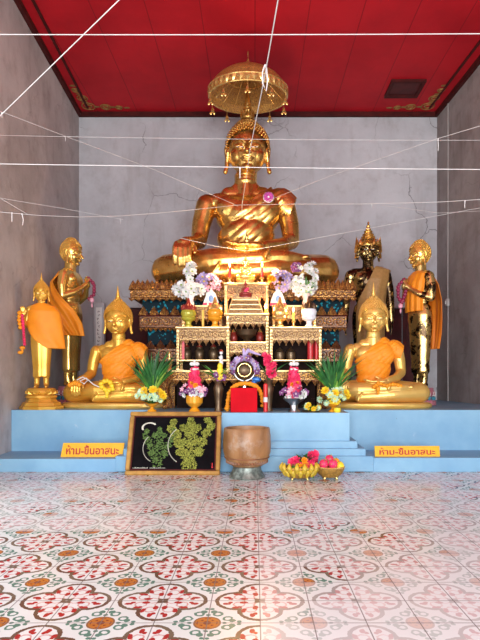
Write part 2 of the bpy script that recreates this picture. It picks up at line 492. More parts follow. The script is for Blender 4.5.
# ceiling border mouldings
def trimstrip(x0f, x1f, y0, y1, z0, z1, name, m): struct(name, skew(x0f, x1f, y0, y1, z0, z1), m)
trimstrip(wl, lambda y: wl(y)+.05, Y0, D-.002, CEIL-.07, CEIL, 'trim_1', MT['maroon'])
trimstrip(lambda y: wr(y)-.05, wr, Y0, D-.002, CEIL-.07, CEIL, 'trim_2', MT['maroon'])
trimstrip(lambda y: wl(y)+.05, lambda y: wr(y)-.05, D-.05, D-.002, CEIL-.07, CEIL, 'trim_3', MT['maroon'])
trimstrip(lambda y: wl(y)+.17, lambda y: wl(y)+.20, Y0, D-.17, CEIL-.02, CEIL, 'trim_4', MT['maroon'])
trimstrip(lambda y: wr(y)-.20, lambda y: wr(y)-.17, Y0, D-.17, CEIL-.02, CEIL, 'trim_5', MT['maroon'])
# stencilled scroll ornaments in the two far ceiling corners (flat paint, 2 mm proud)
def corner_orn(cx, cy, s):
    g = G(); z = CEIL-.004
    for (dx, dy, r) in ((.22,-.22,.10),(.48,-.20,.075),(.20,-.46,.075),(.68,-.18,.05),(.17,-.68,.05)):
        g.torus((cx+s*dx, cy+dy, z), r, .010, 18, 4, sz=1)
        g.torus((cx+s*dx, cy+dy, z), r*.5, .012, 12, 4)
    for (dx, dy) in ((.34,-.2),(.2,-.34),(.58,-.19),(.19,-.57),(.8,-.17),(.17,-.8)):
        g.ell((cx+s*dx, cy+dy, z), (.05,.03,.004), 8, 4)
    o = obj('ceiling_stencil', g, MT['stencil'])
    return o
o = corner_orn(wl(D), D, 1); tag(o, 'faded gold scroll stencil painted in left far corner of red ceiling', 'ornament', 'gold corner stencils on the ceiling')
o = corner_orn(wr(D), D, -1); tag(o, 'faded gold scroll stencil painted in right far corner of red ceiling', 'ornament', 'gold corner stencils on the ceiling')
# ceiling hatch : px 380-420, y 80-96
hd = CEIL-H
def cpt(px, py):
    d = hd*F/(CY-py); return X(px, d), d
hx0, hy1 = cpt(384, 96); hx1, _ = cpt(417, 96); _, hy0 = cpt(400, 79)
t = thing('ceiling_hatch', ((hx0+hx1)/2, (hy0+hy1)/2, CEIL), 'square red framed hatch set in the red ceiling', 'hatch')
w, h = (hx1-hx0)/2, (hy1-hy0)/2
g = G()
g.box(-w,w,-h,-h+.05,-.035,0).box(-w,w,h-.05,h,-.035,0).box(-w,-w+.05,-h+.05,h-.05,-.035,0).box(w-.05,w,-h+.05,h-.05,-.035,0)
obj('frame', g, MT['maroon'], t, smooth=False)
obj('panel', G().box(-w+.05,w-.05,-h+.05,h-.05,-.012,0), MT['dred'], t, smooth=False)
# doors in the back wall
def door(n, x0, x1, leaf):
    t = bpy.data.objects.new('door_%d' % n, None); COL.objects.link(t); t.location = (0,0,0); tag(t, kind='structure')
    g = G().box(x0-.09, x0, D-.04, D+.05, TOP-.3, dt+.07).box(x1, x1+.09, D-.04, D+.05, TOP-.3, dt+.07).box(x0, x1, D-.04, D+.05, dt-.0, dt+.07)
    obj('door_frame', g, MT['wall'], t, smooth=False)
    m = (x0+x1)/2
    for a, b in ((x0, m-.006), (m+.006, x1)):
        g = G().box(a, b, D+.08, D+.12, 0, dt)
        for z0, z1 in ((.65,1.15),(1.22,1.92)):
            g.box(a+.05, b-.05, D+.065, D+.08, z0, z1)
        obj('door_panel', g, MT['dred'], t, smooth=False)
door(1, *DL, 0); door(2, *DR, 0)

# ---------------------------------------------------------------- blue platform
t = thing('altar_platform', (0,0,0), 'worn pale blue stepped plinth across the room carrying the statues', 'platform')
SF = 5.24
PXL, PXR = X(140,5.33), X(349.5,5.33)
g = G()
g.merge(skew(lambda y: wl(y)+.004, lambda y: wr(y)-.004, 5.80, D-.06, 0.001, TOP))
g.box(PXL, PXR, 5.33, 5.8, 0.001, TOP)
obj('platform_top', g, MT['blue'], t, smooth=False)
obj('step', skew(lambda y: wl(y)+.004, lambda y: PXL-.15, SF, 5.8, .001, .128), MT['blue'], t, smooth=False)
obj('step', skew(lambda y: PXR+.15, lambda y: wr(y)-.004, SF, 5.8, .001, .138), MT['blue'], t, smooth=False)
for k, (dy, dx, z) in enumerate(((.10,.22,.156),(.066,.15,.225),(.033,.075,.296))):
    obj('moulding', G().bbox(PXL-dx, PXR+dx, 5.33-dy, 5.82, .002 if k == 0 else z-.075, z, .006), MT['blue'], t, smooth=False)

# ---------------------------------------------------------------- statue meshes
def seated_body():
    g = G()
    g.ell((0,.03,.405),(.165,.105,.115)).ell((0,.02,.30),(.140,.096,.13)).ell((0,.03,.2),(.134,.095,.12)).ell((0,.05,.11),(.2,.15,.1))
    g.ell((-.07,-.02,.43),(.09,.045,.07)).ell((.07,-.02,.43),(.09,.045,.07))
    g.cap((-.15,.03,.478),(.15,.03,.478),.052,.052).cap((-.09,.03,.515),(.09,.03,.515),.048,.048).cap((-.04,.03,.54),(.04,.03,.54),.045,.045)
    g.cap((0,.03,.48),(0,.03,.68),.064,.052)
    for z in (.582,.600,.618): g.torus((0,.029,z), .054, .009, 24, 8)
    # right arm, reaching to the knee
    g.chain([(-.21,.03,.465),(-.238,.02,.36),(-.25,-.0,.262),(-.27,-.10,.225),(-.292,-.20,.205)], [.058,.052,.044,.038,.031], 14)
    g.ell((-.295,-.245,.185),(.044,.05,.028))
    for k in range(4):
        x = -.332+k*.024; L = (.0,.012,.010,.0)[k]
        g.chain([(x,-.265,.185),(x-.003,-.300,.155),(x-.003,-.308,.115-L),(x-.002,-.298,.080-L)], [.0135,.0125,.0115,.0095], 8)
    g.chain([(-.262,-.225,.185),(-.243,-.262,.165),(-.240,-.285,.135)], [.015,.0125,.010], 8)
    # left arm, palm up in the lap
    g.chain([(.21,.03,.465),(.236,.02,.36),(.245,-.0,.262),(.19,-.10,.215),(.10,-.185,.19)], [.058,.052,.044,.038,.030], 14)
    g.ell((.045,-.215,.183),(.055,.045,.022))
    for k in range(4):
        y = -.252+k*.023; L = (.0,.012,.010,.0)[k]
        g.chain([(.02,y,.183),(-.03,y-.002,.183),(-.065-L,y-.002,.190),(-.09-L,y,.198)], [.0130,.012,.011,.009], 8)
    g.chain([(.06,-.18,.19),(.03,-.165,.212),(.005,-.17,.222)], [.014,.012,.010], 8)
    # crossed legs
    g.cap((-.12,.06,.10),(-.40,-.06,.088),.105,.088).cap((.12,.06,.10),(.40,-.06,.088),.105,.088)
    g.chain([(-.405,-.075,.088),(-.15,-.19,.108),(.10,-.215,.125)], [.085,.070,.046], 16)
    g.chain([(.405,-.075,.085),(.15,-.19,.07),(-.14,-.22,.05)], [.085,.066,.048], 16)
    g.chain([(.10,-.215,.125),(.20,-.20,.13),(.29,-.165,.128)], [.042,.038,.028], 12)
    for k in range(5): g.ell((.305+.004*k, -.19+k*.015, .136-k*.004), (.022,.011,.012), 8, 6)
    g.ell((0,-.06,.06),(.34,.17,.06))
    g.chain([(.10,-.268,.118),(.115,-.262,.155),(.12,-.235,.172)], .008, 6)
    g.chain([(-.12,-.272,.09),(-.15,-.262,.05),(-.16,-.262,.02)], .007, 6)
    me = remesh(g, .0052, 3, 'statue_body')
    cut(me, (0,0,0), (0,0,1))
    bm = bmesh.new(); bm.from_mesh(me)
    bmesh.ops.holes_fill(bm, edges=[e for e in bm.edges if e.is_boundary]); bm.to_mesh(me); bm.free(); shade(me)
    return me

def seated_robe(p0=(.078,0,.50), nn_=(.68,0,-.73)):
    g = G(); c = .011
    g.ell((0,.03,.405),(.165+c,.105+c,.115+c)).ell((0,.02,.30),(.140+c,.096+c,.13)).ell((0,.03,.2),(.136+c,.097+c,.12)).ell((0,.03,.14),(.150+c,.125+c,.08))
    g.ell((-.07,-.02,.42),(.10+c,.044+c,.09+c)).ell((.07,-.02,.42),(.10+c,.044+c,.09+c))
    g.cap((-.15,.03,.478),(.15,.03,.478),.052+c,.052+c).cap((-.09,.03,.515),(.09,.03,.515),.048+c,.048+c)
    g.chain([(.19,.03,.475),(.236,.03,.43),(.262,.03,.40)], [.062+c,.060+c,.055], 16)
    me = remesh(g, .006, 5, 'robe')
    n = Vector(nn_).normalized()
    cut(me, p0, n); cut(me, (0,0,.12), (0,0,1)); cut(me, (.218,0,.34), (-1,0,.35))
    def fold(co, nn):
        if co.x > .2: return .003*sin(co.y*160)
        a = math.atan2(.66-co.z, .42-co.x)
        return .0044*abs(sin(a*38+co.y*3))
    displace(me, fold)
    return solidify(me, .006)

def shawl_flap(w=.055, y=-.115):
    # the folded strip that falls from the shoulder over the chest
    g = G()
    def fn(u, v):
        z = .535-.36*v
        x = .115+.03*v*0 + (u-.5)*w*(1+.2*v)
        s = v
        yy = .03-.165*min(1, (s/.25))**.5 if s < .25 else -.135+.06*((s-.25)/.75)
        return (x, yy-.006*abs(sin(u*PI*3)), z)
    g.grid(fn, 12, 30)
    me = g.mesh('shoulder_cloth'); return solidify(me, .006)

def head_mesh(vox=.016):
    g = G()
    g.ell((0,.04,.16),(.5,.55,.62),28,20).ell((0,-.06,-.12),(.45,.43,.47),28,20).ell((0,-.13,-.34),(.33,.30,.26),24,16)
    g.ell((-.21,-.24,-.15),(.21,.19,.26)).ell((.21,-.24,-.15),(.21,.19,.26))
    g.ell((0,-.40,-.50),(.13,.09,.09))
    g.chain([(0,-.47,.14),(0,-.545,.0),(0,-.625,-.12),(0,-.635,-.16)], [.040,.052,.068,.062], 12)
    for s in (-1,1):
        g.ell((s*.068,-.575,-.165),(.045,.055,.038))
        br = [(s*.045,-.51,.115),(s*.13,-.515,.19),(s*.25,-.46,.205),(s*.36,-.37,.15),(s*.42,-.27,.06)]
        g.chain(br, [.024,.026,.025,.022,.016], 8)
        g.ell((s*.205,-.435,.035),(.135,.075,.062)); 
        g.chain([(s*.09,-.50,-.015),(s*.2,-.515,-.03),(s*.32,-.43,.01)], [.012,.016,.012], 8)
        g.chain([(0,-.545,-.30),(s*.07,-.545,-.275),(s*.17,-.475,-.29)], [.038,.044,.018], 8)
        g.chain([(0,-.53,-.355),(s*.09,-.515,-.35),(s*.16,-.47,-.305)], [.050,.042,.014], 8)
        # long lobed ear
        g.chain([(s*.50,-.02,.20),(s*.555,.06,.16),(s*.55,.09,.0),(s*.52,.04,-.16)], [.035,.04,.04,.045], 8)
        g.chain([(s*.50,-.06,.16),(s*.50,-.08,.0),(s*.51,-.03,-.2)], [.04,.04,.05], 8)
        g.chain([(s*.51,.0,-.2),(s*.525,-.02,-.38),(s*.56,-.03,-.52)], [.065,.055,.06], 10)
    g.cap((0,.10,-.3),(0,.12,-.72),.26,.24)
    return remesh(g, vox, 2, 'statue_head')

def hair_mesh(curl=.034, flat=False, n=620):
    g = G()
    g.ell((0,.06,.20),(.55,.60,.655),28,20)
    me = g.mesh('h'); cut(me, (0,-.49,.47), Vector((0,1.05,1))); 
    g = G()
    bm = bmesh.new(); bm.from_mesh(me)
    g.add([v.co for v in bm.verts], [[v.index for v in f.verts] for f in bm.faces]); bm.free(); bpy.data.meshes.remove(me)
    g.ell((0,.08,.66),(.33,.34,.27),20,12).ell((0,.07,.55),(.42,.44,.25),20,12)
    ga = PI*(3-math.sqrt(5))
    for i in range(n):
        z = 1-2*(i+.5)/n; r = math.sqrt(1-z*z); a = i*ga
        p = Vector((.555*r*cos(a), .06+.605*r*sin(a), .20+.66*z))
        if p.z-.47+1.05*(p.y+.49) < .0 : continue
        if (p.x/.27)**2+((p.y-.08)/.28)**2 < .75 and p.z > .5: continue
        g.ell(p, curl, 7, 5)
    m2 = n//5
    for i in range(m2):
        z = 1-(i+.5)/m2*1.2; r = math.sqrt(max(0,1-z*z)); a = i*ga
        g.ell((.335*r*cos(a), .08+.345*r*sin(a), .66+.275*z), curl*.95, 7, 5)
    # hairline band
    pts = []
    for k in range(25):
        a = -PI*.5 + (k/24-.5)*PI*1.15
        x = .53*cos(a); y = .06+.575*sin(a); z = .36-.86*(y+.49)
        pts.append((x, y-.0, z+.0))
    me = g.mesh('hair'); fixn(me); shade(me); return me

def finial(n=18, tall=.75):
    g = G()
    prof = [(.20,.84),(.21,.88),(.15,.91),(.17,.95),(.13,.98),(.15,1.02),(.12,1.06),(.125,1.10),(.10,1.13),(.105,1.18),(.08,1.2),(.075,.95+tall*.45),(.05,.95+tall*.65),(.03,.95+tall*.85),(.006,.95+tall)]
    g.lathe(prof, (0,.08,0), n)
    for k in range(10):
        a = 2*PI*k/10; M = Matrix.Translation((0,.08,.84)) @ Matrix.Rotation(a,4,'Z')
        g.petal(0,-.17,0,.12,.22,.05,M)
    me = g.mesh('finial'); fixn(me); shade(me, True, .7); return me

def eyes_mesh(s):
    g = G()
    if 1:
        g.chain([(s*.105,-.507,-.002),(s*.2,-.521,-.012),(s*.31,-.447,.022)], [.008,.014,.008], 8)
    me = g.mesh('eye'); shade(me); return me
def pupils(s):
    g = G()
    g.ell((s*.2,-.534,-.010),(.026,.008,.013),10,6)
    me = g.mesh('pupil'); shade(me); return me

ME = {}
ME['seat'] = seated_body(); ME['robe'] = seated_robe(); ME['robe2'] = seated_robe((.005,0,.505),(.62,0,-.78))
ME['head'] = head_mesh(); ME['hair'] = hair_mesh(); ME['finial'] = finial(); ME['eyeL'] = eyes_mesh(-1); ME['eyeR'] = eyes_mesh(1); ME['pupL'] = pupils(-1); ME['pupR'] = pupils(1)
ME['smallcurl'] = hair_mesh(.026, n=900)

def stand_body(pose):
    g = G()
    g.ell((0,0,.715),(.098,.062,.085)).ell((0,0,.62),(.082,.056,.09)).ell((0,0,.52),(.092,.062,.09))
    g.ell((-.042,-.025,.73),(.05,.04,.045)).ell((.042,-.025,.73),(.05,.04,.045))
    g.cap((-.085,0,.765),(.085,0,.765),.034,.034).cap((0,0,.77),(0,0,.865),.036,.034)
    # under-robe as a close skirt
    sec = [(.56,.085,.058),(.5,.098,.068),(.42,.098,.068),(.3,.088,.060),(.18,.078,.052),(.115,.078,.052),(.105,.076,.05)]
    R = []
    for z, a, b in sec[::-1]:
        R.append([(a*cos(2*PI*i/36), b*sin(2*PI*i/36)-(.004*sin(6*2*PI*i/36)), z) for i in range(36)])
    g.rings(R)
    for s in (-1,1):
        g.chain([(s*.04,0,.15),(s*.042,.005,.07),(s*.043,.0,.035)], [.032,.026,.026], 12)
        g.chain([(s*.043,.012,.022),(s*.046,-.045,.016),(s*.048,-.075,.013)], [.021,.018,.013], 10)
    def arm(s, pts, rs): g.chain([(s*a,b,c) for a,b,c in pts], rs, 12)
    sh = (.108,0,.752)
    if pose == 'A':
        for s in (-1,1):
            arm(s, [sh,(.128,.005,.68),(.130,.0,.605),(.088,-.065,.635),(.035,-.095,.675)], [.036,.031,.027,.022,.017])
            g.chain([(s*.03,-.10,.68),(s*.018,-.115,.70),(s*.010,-.12,.725)], [.018,.016,.009], 8)
            for k in range(4): g.chain([(s*.02,-.112-.004*k,.69),(s*(.008),-.132+.01*k,.73),(s*.004,-.134+.01*k,.755-.006*abs(k-1.5))], [.008,.0065,.005], 6)
    elif pose == 'B':
        arm(1, [sh,(.13,.005,.66),(.135,.0,.56),(.132,-.01,.47)], [.036,.030,.024,.018])
        g.ell((.130,-.012,.44),(.012,.02,.028))
        for k in range(4): g.chain([(.130,-.024+.011*k,.43),(.130,-.024+.010*k,.405),(.127,-.024+.010*k,.385)], [.0062,.0055,.005], 6)
        arm(-1, [sh,(.13,.005,.68),(.138,.0,.60),(.142,-.06,.62),(.145,-.115,.665)], [.036,.030,.026,.021,.016])
        g.ell((-.146,-.122,.695),(.022,.012,.028))
        for k in range(4): g.chain([(-.163+.011*k,-.123,.715),(-.165+.012*k,-.126,.745),(-.166+.012*k,-.126,.768-.005*abs(k-1.5))], [.0065,.0058,.005], 6)
        g.chain([(-.128,-.122,.695),(-.118,-.13,.715),(-.116,-.13,.735)], [.007,.006,.005], 6)
    else:
        for s in (-1,1):
            arm(s, [sh,(.13,.005,.66),(.14,.0,.56),(.142,-.01,.46)], [.037,.032,.025,.018])
            g.ell((s*.142,-.012,.43),(.012,.02,.028))
            for k in range(4): g.chain([(s*.142,-.024+.011*k,.42),(s*.142,-.024+.010*k,.395),(s*.139,-.024+.010*k,.375)], [.0062,.0055,.005], 6)
    return remesh(g, .0052, 2, 'standing_body')

def robe_shell(sections, a0, a1, folds=9, amp=.006, nu=60, nv=40, th=.004, edge=None):
    # sections: (z, cx, cy, rx, ry); angle 0 = +X, -90deg = front
    def fn(u, v):
        k = v*(len(sections)-1); i = min(int(k), len(sections)-2); f = k-i; f = f*f*(3-2*f)
        s = [sections[i][j]*(1-f)+sections[i+1][j]*f for j in range(len(sections[0]))]
        A0, A1 = (a0, a1) if len(s) < 7 else (s[5], s[6])
        a = math.radians(A0+(A1-A0)*u)
        w = 1+amp/s[3]*sin(u*folds*2*PI+v*2)*(.2+v)
        z = s[0]
        if edge: z += edge(u, v)
        return (s[1]+s[3]*w*cos(a), s[2]+s[4]*w*sin(a), z)
    g = G().grid(fn, nu, nv)
    me = g.mesh('cloth'); return solidify(me, th)

def set_mat(me, m):
    me = me.copy(); me.materials.clear(); me.materials.append(m); return me
def head_on(t, s, loc, mhead, mhair, mfin, rz=0, fin=True, tilt=.08, eye='white', small=True, squash=(1,1,1)):
    def put(name, me, m, parent):
        o = obj(name, set_mat(me, m), None, parent); return o
    h = put('head', ME['head'], mhead, t); h.location = loc; h.scale = (s*squash[0], s*squash[1], s*squash[2]); h.rotation_euler = (tilt, 0, rz)
    put('hair', ME['smallcurl' if small else 'hair'], mhair, h)
    if fin:
        fo = put('finial', ME['finial'], mfin, h)
        fo.scale = (.85,.85,fin if fin is not True else .9); fo.location.z = -.1 if fin is not True else .06
    if eye:
        for k in 'LR': put('eye', ME['eye'+k], MT[eye], h); put('pupil', ME['pup'+k], MT['black'], h)
    return h

# the great seated Buddha
BW = 2.49; BB = Z(281, 6.45)
bud = thing('seated_buddha_statue', (X(245.5,7.1), 7.13, BB), 'colossal worn golden Buddha seated cross-legged on the high carved pedestal', 'statue', scale=BW)
obj('body', set_mat(ME['seat'], MT['old']), None, bud)
obj('robe', set_mat(ME['robe'], MT['old']), None, bud)
head_on(bud, .211, (.010,-.005,.729), MT['old'], MT['old'], MT['old'], eye='white', small=True, squash=(1,1,.90), fin=1.25)

# two life-size seated Buddhas
def small_seated(px0, px1, d, label, body, robe, rz, lace=False):
    W = X(px1,d)-X(px0,d)
    t = thing('seated_buddha_statue', (X((px0+px1)/2,d), d, TOP), label, 'statue', 'life-size seated Buddhas', rz=rz, scale=(W,W,W*1.03))
    obj('body', set_mat(ME['seat'], body), None, t).location = (0,0,.045)
    obj('robe', set_mat(ME['robe2'], robe), None, t).location = (0,0,.045)
    head_on(t, .232, (0,.0,.785), body, body, body, eye='white', small=True, squash=(1,1,.88))
    g = G()
    R = []
    for z, k in ((0,1.0),(.012,1.03),(.036,1.03),(.048,.98)):
        R.append([(.49*k*cos(a)*(1 if abs(cos(a))<.7 else 1), -.04+.25*k*math.copysign(abs(sin(a))**.7, sin(a)), z) for a in [2*PI*i/40 for i in range(40)]])
    g.rings(R); obj('base', g, MT['pale'], t)
    return t
L1 = small_seated(65, 171, 6.4, 'golden seated Buddha in orange robe left of the altar with dark doorway behind', MT['satin'], MT['orange'], .0)
R1 = small_seated(319, 428, 6.4, 'pale gold seated Buddha in orange robe right of the altar', MT['pale'], MT['orange'], -.12)

# standing statues
ME['bA'] = stand_body('A'); ME['bB'] = stand_body('B'); ME['bC'] = stand_body('C')
def lotus_base(t, r, h, cols, name='lotus_base'):
    b = obj(name, G().lathe([(r*.0,0),(r,0),(r,h*.22),(r*.9,h*.28),(r*.78,h*.36),(r*.85,h*.5),(r*.95,h*.62),(r*.9,h*.8),(r*.82,h*.9),(r*.84,h),(0,h)], n=36), cols[0], t)
    g = G(); g2 = G()
    for k in range(18):
        M = Matrix.Rotation(2*PI*k/18, 4, 'Z')
        g.petal(0, -r*.80, h*.50, r*.28, h*.42, r*.16, M)
        g2.petal(0, 0, 0, r*.28, h*.30, r*.10, M @ Matrix.Translation((0,-r*.86,h*.5)) @ Matrix.Rotation(PI,4,'Y'))
    obj('petal_ring', g, cols[1], b); obj('petal_ring', g2, cols[2], b)
    return b

def garland(parent, pts, r, mat, name='garland', n=None):
    g = G(); pts = [Vector(p) for p in pts]
    L = sum((pts[i+1]-pts[i]).length for i in range(len(pts)-1)); n = n or max(4, int(L/(r*1.5)))
    for k in range(n+1):
        s = L*k/n; i = 0
        while i < len(pts)-2 and s > (pts[i+1]-pts[i]).length: s -= (pts[i+1]-pts[i]).length; i += 1
        l = (pts[i+1]-pts[i]).length or 1
        p = pts[i].lerp(pts[i+1], min(1, s/l)); g.ell(p, r*random.uniform(.9,1.12), 8, 6)
    return obj(name, g, mat, parent)

def stander(name, px, pyb, pyt, d, base_h, rz, label, body, pose, robes, group, eye='white', fin=True, hs=.108, basecols=None, headkw={}):
    z0 = TOP; ztop = Z(pyt, d); s = (ztop-z0-base_h)/1.0
    t = thing(name, (X(px,d), d, z0), label, 'statue', group, rz=rz)
    if basecols: lotus_base(t, basecols[3], base_h, basecols)
    b = obj('body', set_mat(ME['b'+pose], body), None, t); b.location = (0,0,base_h-.002); b.scale = (s,)*3
    h = head_on(t, hs*s, (0,-.006*s,base_h+.905*s), body, body, body, fin=fin, eye=eye, **headkw)
    return t, s, b
cb = (simple('lotus_pink', (.55,.20,.25), .4), simple('lotus_white_petal', (.72,.68,.62), .4), simple('lotus_teal_petal', (.05,.25,.33), .4))
# tall one at the left, turned towards the altar
tL, s, b = stander('standing_disciple_statue', 71, 405, 241, 6.95, .24, math.radians(84), 'tall gilded standing disciple at left in orange shawl, palms together, facing the altar', MT['leafgold'], 'A', None, 'tall standing disciples', fin=False, hs=.125, basecols=(*cb, .19))
cloak = [(.80,.0,.0,.05,.045,10,190),(.775,0,.0,.125,.06,0,170),(.70,0,.02,.16,.10,0,155),(.60,0,.02,.165,.12,5,190),(.50,0,.01,.165,.13,20,225),(.42,0,.01,.155,.13,50,245),(.34,0,.0,.13,.12,110,250)]
o = obj('shawl', set_mat(robe_shell(cloak,0,0,7,.008), MT['orange']), None, tL); o.scale = (s,)*3; o.location = (0,0,.24)
sash = [(.79,0,0,.06,.045),(.76,0,0,.12,.068),(.70,0,0,.118,.078),(.60,0,0,.112,.075),(.50,0,0,.115,.08),(.44,0,0,.118,.082)]
o = garland(tL, [(.0,-.125*s,.24+.74*s),(.0,-.165*s,.24+.70*s),(.0,-.165*s,.24+.63*s),(-.0,-.13*s,.24+.60*s)], .026, MT['garn'])
obj('tassel', G().ell((0,-.15*s,.24+.59*s),(.03,.03,.035)).ell((0,-.15*s,.24+.555*s),(.012,.012,.03)), MT['pink'], o)
# tall one at the right
tR, s, b = stander('standing_disciple_statue', 420, 405, 243, 6.95, .22, math.radians(-75), 'tall gilded standing disciple at right in orange robe, facing the altar', MT['patch'], 'A', None, 'tall standing disciples', fin=False, hs=.125, basecols=(*cb, .20))
for c in tR.children:
    if c.name.startswith('head'):
        c.data = set_mat(ME['head'], MT['leafgold'])
        for k in c.children:
            if k.name.startswith('hair'): k.data = set_mat(ME['smallcurl'], MT['leafgold'])
robe2 = [(.80,0,0,.05,.045,0,200),(.775,0,0,.118,.06,5,200),(.70,0,.01,.14,.10,30,200),(.60,0,.02,.14,.115,42,195),(.48,0,.02,.135,.12,48,195),(.38,0,.02,.12,.12,58,190),(.27,0,.02,.10,.11,70,170)]
o = obj('shawl', set_mat(robe_shell(robe2,0,0,6,.006), MT['oranged']), None, tR); o.scale = (s,)*3; o.location = (0,0,.22)
o = obj('robe', set_mat(robe_shell([(.80,0,0,.05,.045),(.775,0,0,.12,.06),(.72,0,-.004,.118,.078),(.62,0,-.008,.108,.082),(.52,0,-.008,.106,.08)],-125,-22,4,.005), MT['orange']), None, tR); o.scale = (s,)*3; o.location = (0,0,.22)
o = garland(tR, [(.0,-.125*s,.22+.74*s),(-.01,-.165*s,.22+.70*s),(-.01,-.165*s,.22+.62*s),(.01,-.14*s,.22+.58*s),(.03,-.12*s,.22+.66*s)], .026, MT['garn'])
obj('tassel', G().ell((0,-.15*s,.22+.56*s),(.03,.03,.035)).ell((0,-.15*s,.22+.525*s),(.012,.012,.03)), MT['pink'], o)
# front standing Buddha at the left
t, s, b = stander('standing_buddha_statue', 41.5, 410, 284, 6.02, .235, math.radians(14), 'golden standing Buddha with raised hand and orange robe on stepped gold base, leftmost', MT['satin'], 'B', None, None, hs=.128)
g = G()
for z0, z1, r, m in ((0,.05,.235,4),(.05,.075,.215,4)):
    g.lathe([(r,z0),(r*.98,z1)], n=8)
obj('plinth', G().lathe([(0,0),(.235,0),(.235,.03),(.215,.04),(.20,.075),(.17,.085),(.15,.12)], n=8), MT['satin'], t, smooth=False)
lb = obj('lotus_base', G().lathe([(.14,.11),(.17,.13),(.165,.15),(.14,.165),(.165,.19),(.16,.215),(.14,.235),(0,.235)], n=28), MT['satin'], t)
g = G()
for k in range(16):
    M = Matrix.Rotation(2*PI*k/16, 4, 'Z'); g.petal(0,-.142,.165,.055,.06,.03,M)
obj('petal_ring', g, MT['satin'], lb)
rb = [(.81,0,0,.045,.04,0,360),(.78,.01,0,.118,.058,0,360),(.74,.015,0,.150,.074,-10,350),(.66,.035,0,.165,.078,-30,300),(.56,.07,.0,.160,.075,-50,240),(.52,.11,.0,.12,.07,-80,200)]
def hem(u, v): return -.16*v*(1-abs(u-.12)*1.1)
rb = [(.815,0,0,.045,.04,-200,160),(.785,.01,0,.112,.055,-200,160),(.735,.02,0,.150,.076,-195,160),(.66,.03,0,.160,.080,-185,160),(.56,.04,.0,.165,.082,-160,150),(.46,.05,.0,.165,.082,-130,140),(.38,.07,.0,.150,.075,-95,110)]
o = obj('robe', set_mat(robe_shell(rb,0,0,5,.005), MT['orange']), None, t); o.scale = (s,)*3; o.location = (0,0,.235)
hx, hy, hz = -.145*s, -.14*s, .235+.70*s
o = garland(t, [(hx-.03,hy,hz),(hx-.035,hy-.02,hz-.08),(hx-.02,hy-.02,hz-.16)], .024, MT['org'])
o = garland(t, [(hx+.0,hy-.02,hz-.03),(hx+.01,hy-.03,hz-.14),(hx+.015,hy-.02,hz-.26),(hx+.02,hy,hz-.34)], .018, MT['hot'])
obj('tassel', G().ell((hx+.0,hy-.02,hz-.38),(.03,.025,.02)).ell((hx-.02,hy-.02,hz-.43),(.03,.025,.02)).ell((hx,hy-.02,hz-.405),(.012,.012,.04)), MT['org'], o)
# the dark crowned one behind, right of centre
t, s, b = stander('standing_buddha_statue', 368, 405, 236, 7.35, .12, math.radians(-4), 'dark crowned standing Buddha with tan brocade sash behind the pedestal', MT['patch2'], 'C', None, None, hs=.122, fin=False, eye='white', basecols=(MT['bronze'],MT['bronze'],MT['bronze'],.17))
hd_ = [c for c in t.children if c.name.startswith('head')][0]
for c in list(hd_.children):
    if c.name.startswith('hair'): bpy.data.objects.remove(c)
g = G().lathe([(.545,.22),(.56,.30),(.52,.34),(.56,.40),(.50,.44),(.42,.50),(.45,.56),(.34,.62),(.37,.70),(.27,.76),(.30,.84),(.20,.90),(.225,.99),(.14,1.05),(.16,1.13),(.09,1.2),(.10,1.27),(.03,1.35),(.06,1.42),(.002,1.5)], (0,.05,0), 24, sy=1.05)
for k in range(14):
    M = Matrix.Translation((0,.05,.24)) @ Matrix.Rotation(2*PI*k/14,4,'Z'); g.petal(0,-.55,0,.22,.34,.08,M)
for sx in (-1,1):
    g.petal(sx*.60,-.02,-.1,.22,.85,.06); g.petal(sx*.62,.0,-.4,.16,.4,.05)
obj('crown', g, MT['old'], hd_)
sm = robe_shell([(.80,.03,0,.06,.045),(.78,.04,0,.10,.058),(.72,.03,0,.105,.075),(.60,.01,0,.10,.07),(.50,0,0,.105,.075),(.36,0,0,.10,.075),(.15,0,0,.09,.06)], -140, 60, 6, .003)
cut(sm, (.04,0,.80), Vector((1,0,-.50)))
o = obj('sash', set_mat(sm, MT['lace']), None, t); o.scale = (s,)*3; o.location = (0,0,.12)
# ---------------------------------------------------------------- carved pedestal under the great statue
ped = thing('carved_pedestal', (X(243,6.6), 7.2, TOP), 'tall tiered pedestal of gold lotus bands and dark teal glass under the colossal statue', 'pedestal')
def prow(g, x0, x1, y, z, w, h, t, flip=False):
    n = max(1, round((x1-x0)/w)); w = (x1-x0)/n
    for k in range(n):
        M = Matrix.Translation((x0+(k+.5)*w, y, z))
        if flip: M = M @ Matrix.Rotation(PI,4,'Y')
        g.petal(0,0,0,w*.98,h,t,M)
def scroll(g, x0, x1, y, z, r, t=.008):
    n = max(1, round((x1-x0)/(r*2.3))); w = (x1-x0)/n
    for k in range(n):
        cx = x0+(k+.5)*w
        g.torus((cx,y,z), r*.82, t, 12, 5, axis='Y'); g.ell((cx,y,z),(r*.35,t*1.5,r*.35),8,5)
        g.ell((cx+w/2,y,z+r*.55),(r*.22,t,r*.28),6,4).ell((cx+w/2,y,z-r*.55),(r*.22,t,r*.28),6,4)
    return g
PZ = BB-TOP
def pband(name, hw, yf, z0, z1, mat, b=.01, parent=ped):
    return obj(name, G().bbox(-hw, hw, yf-7.2, 1.0, z0, z1, b), mat, parent, smooth=False)
hwA = 1.385
zz = lambda py, d: Z(py, d)-TOP
top = pband('lotus_tier', hwA-.02, 6.47, zz(298,6.5), PZ-.035, MT['fili2'])
g = G(); y = 6.47-7.2
prow(g, -hwA, hwA, y, zz(290,6.45), .115, .125, .04)
prow(g, -hwA+.057, hwA-.057, y+.01, zz(290,6.45), .115, .14, .03)
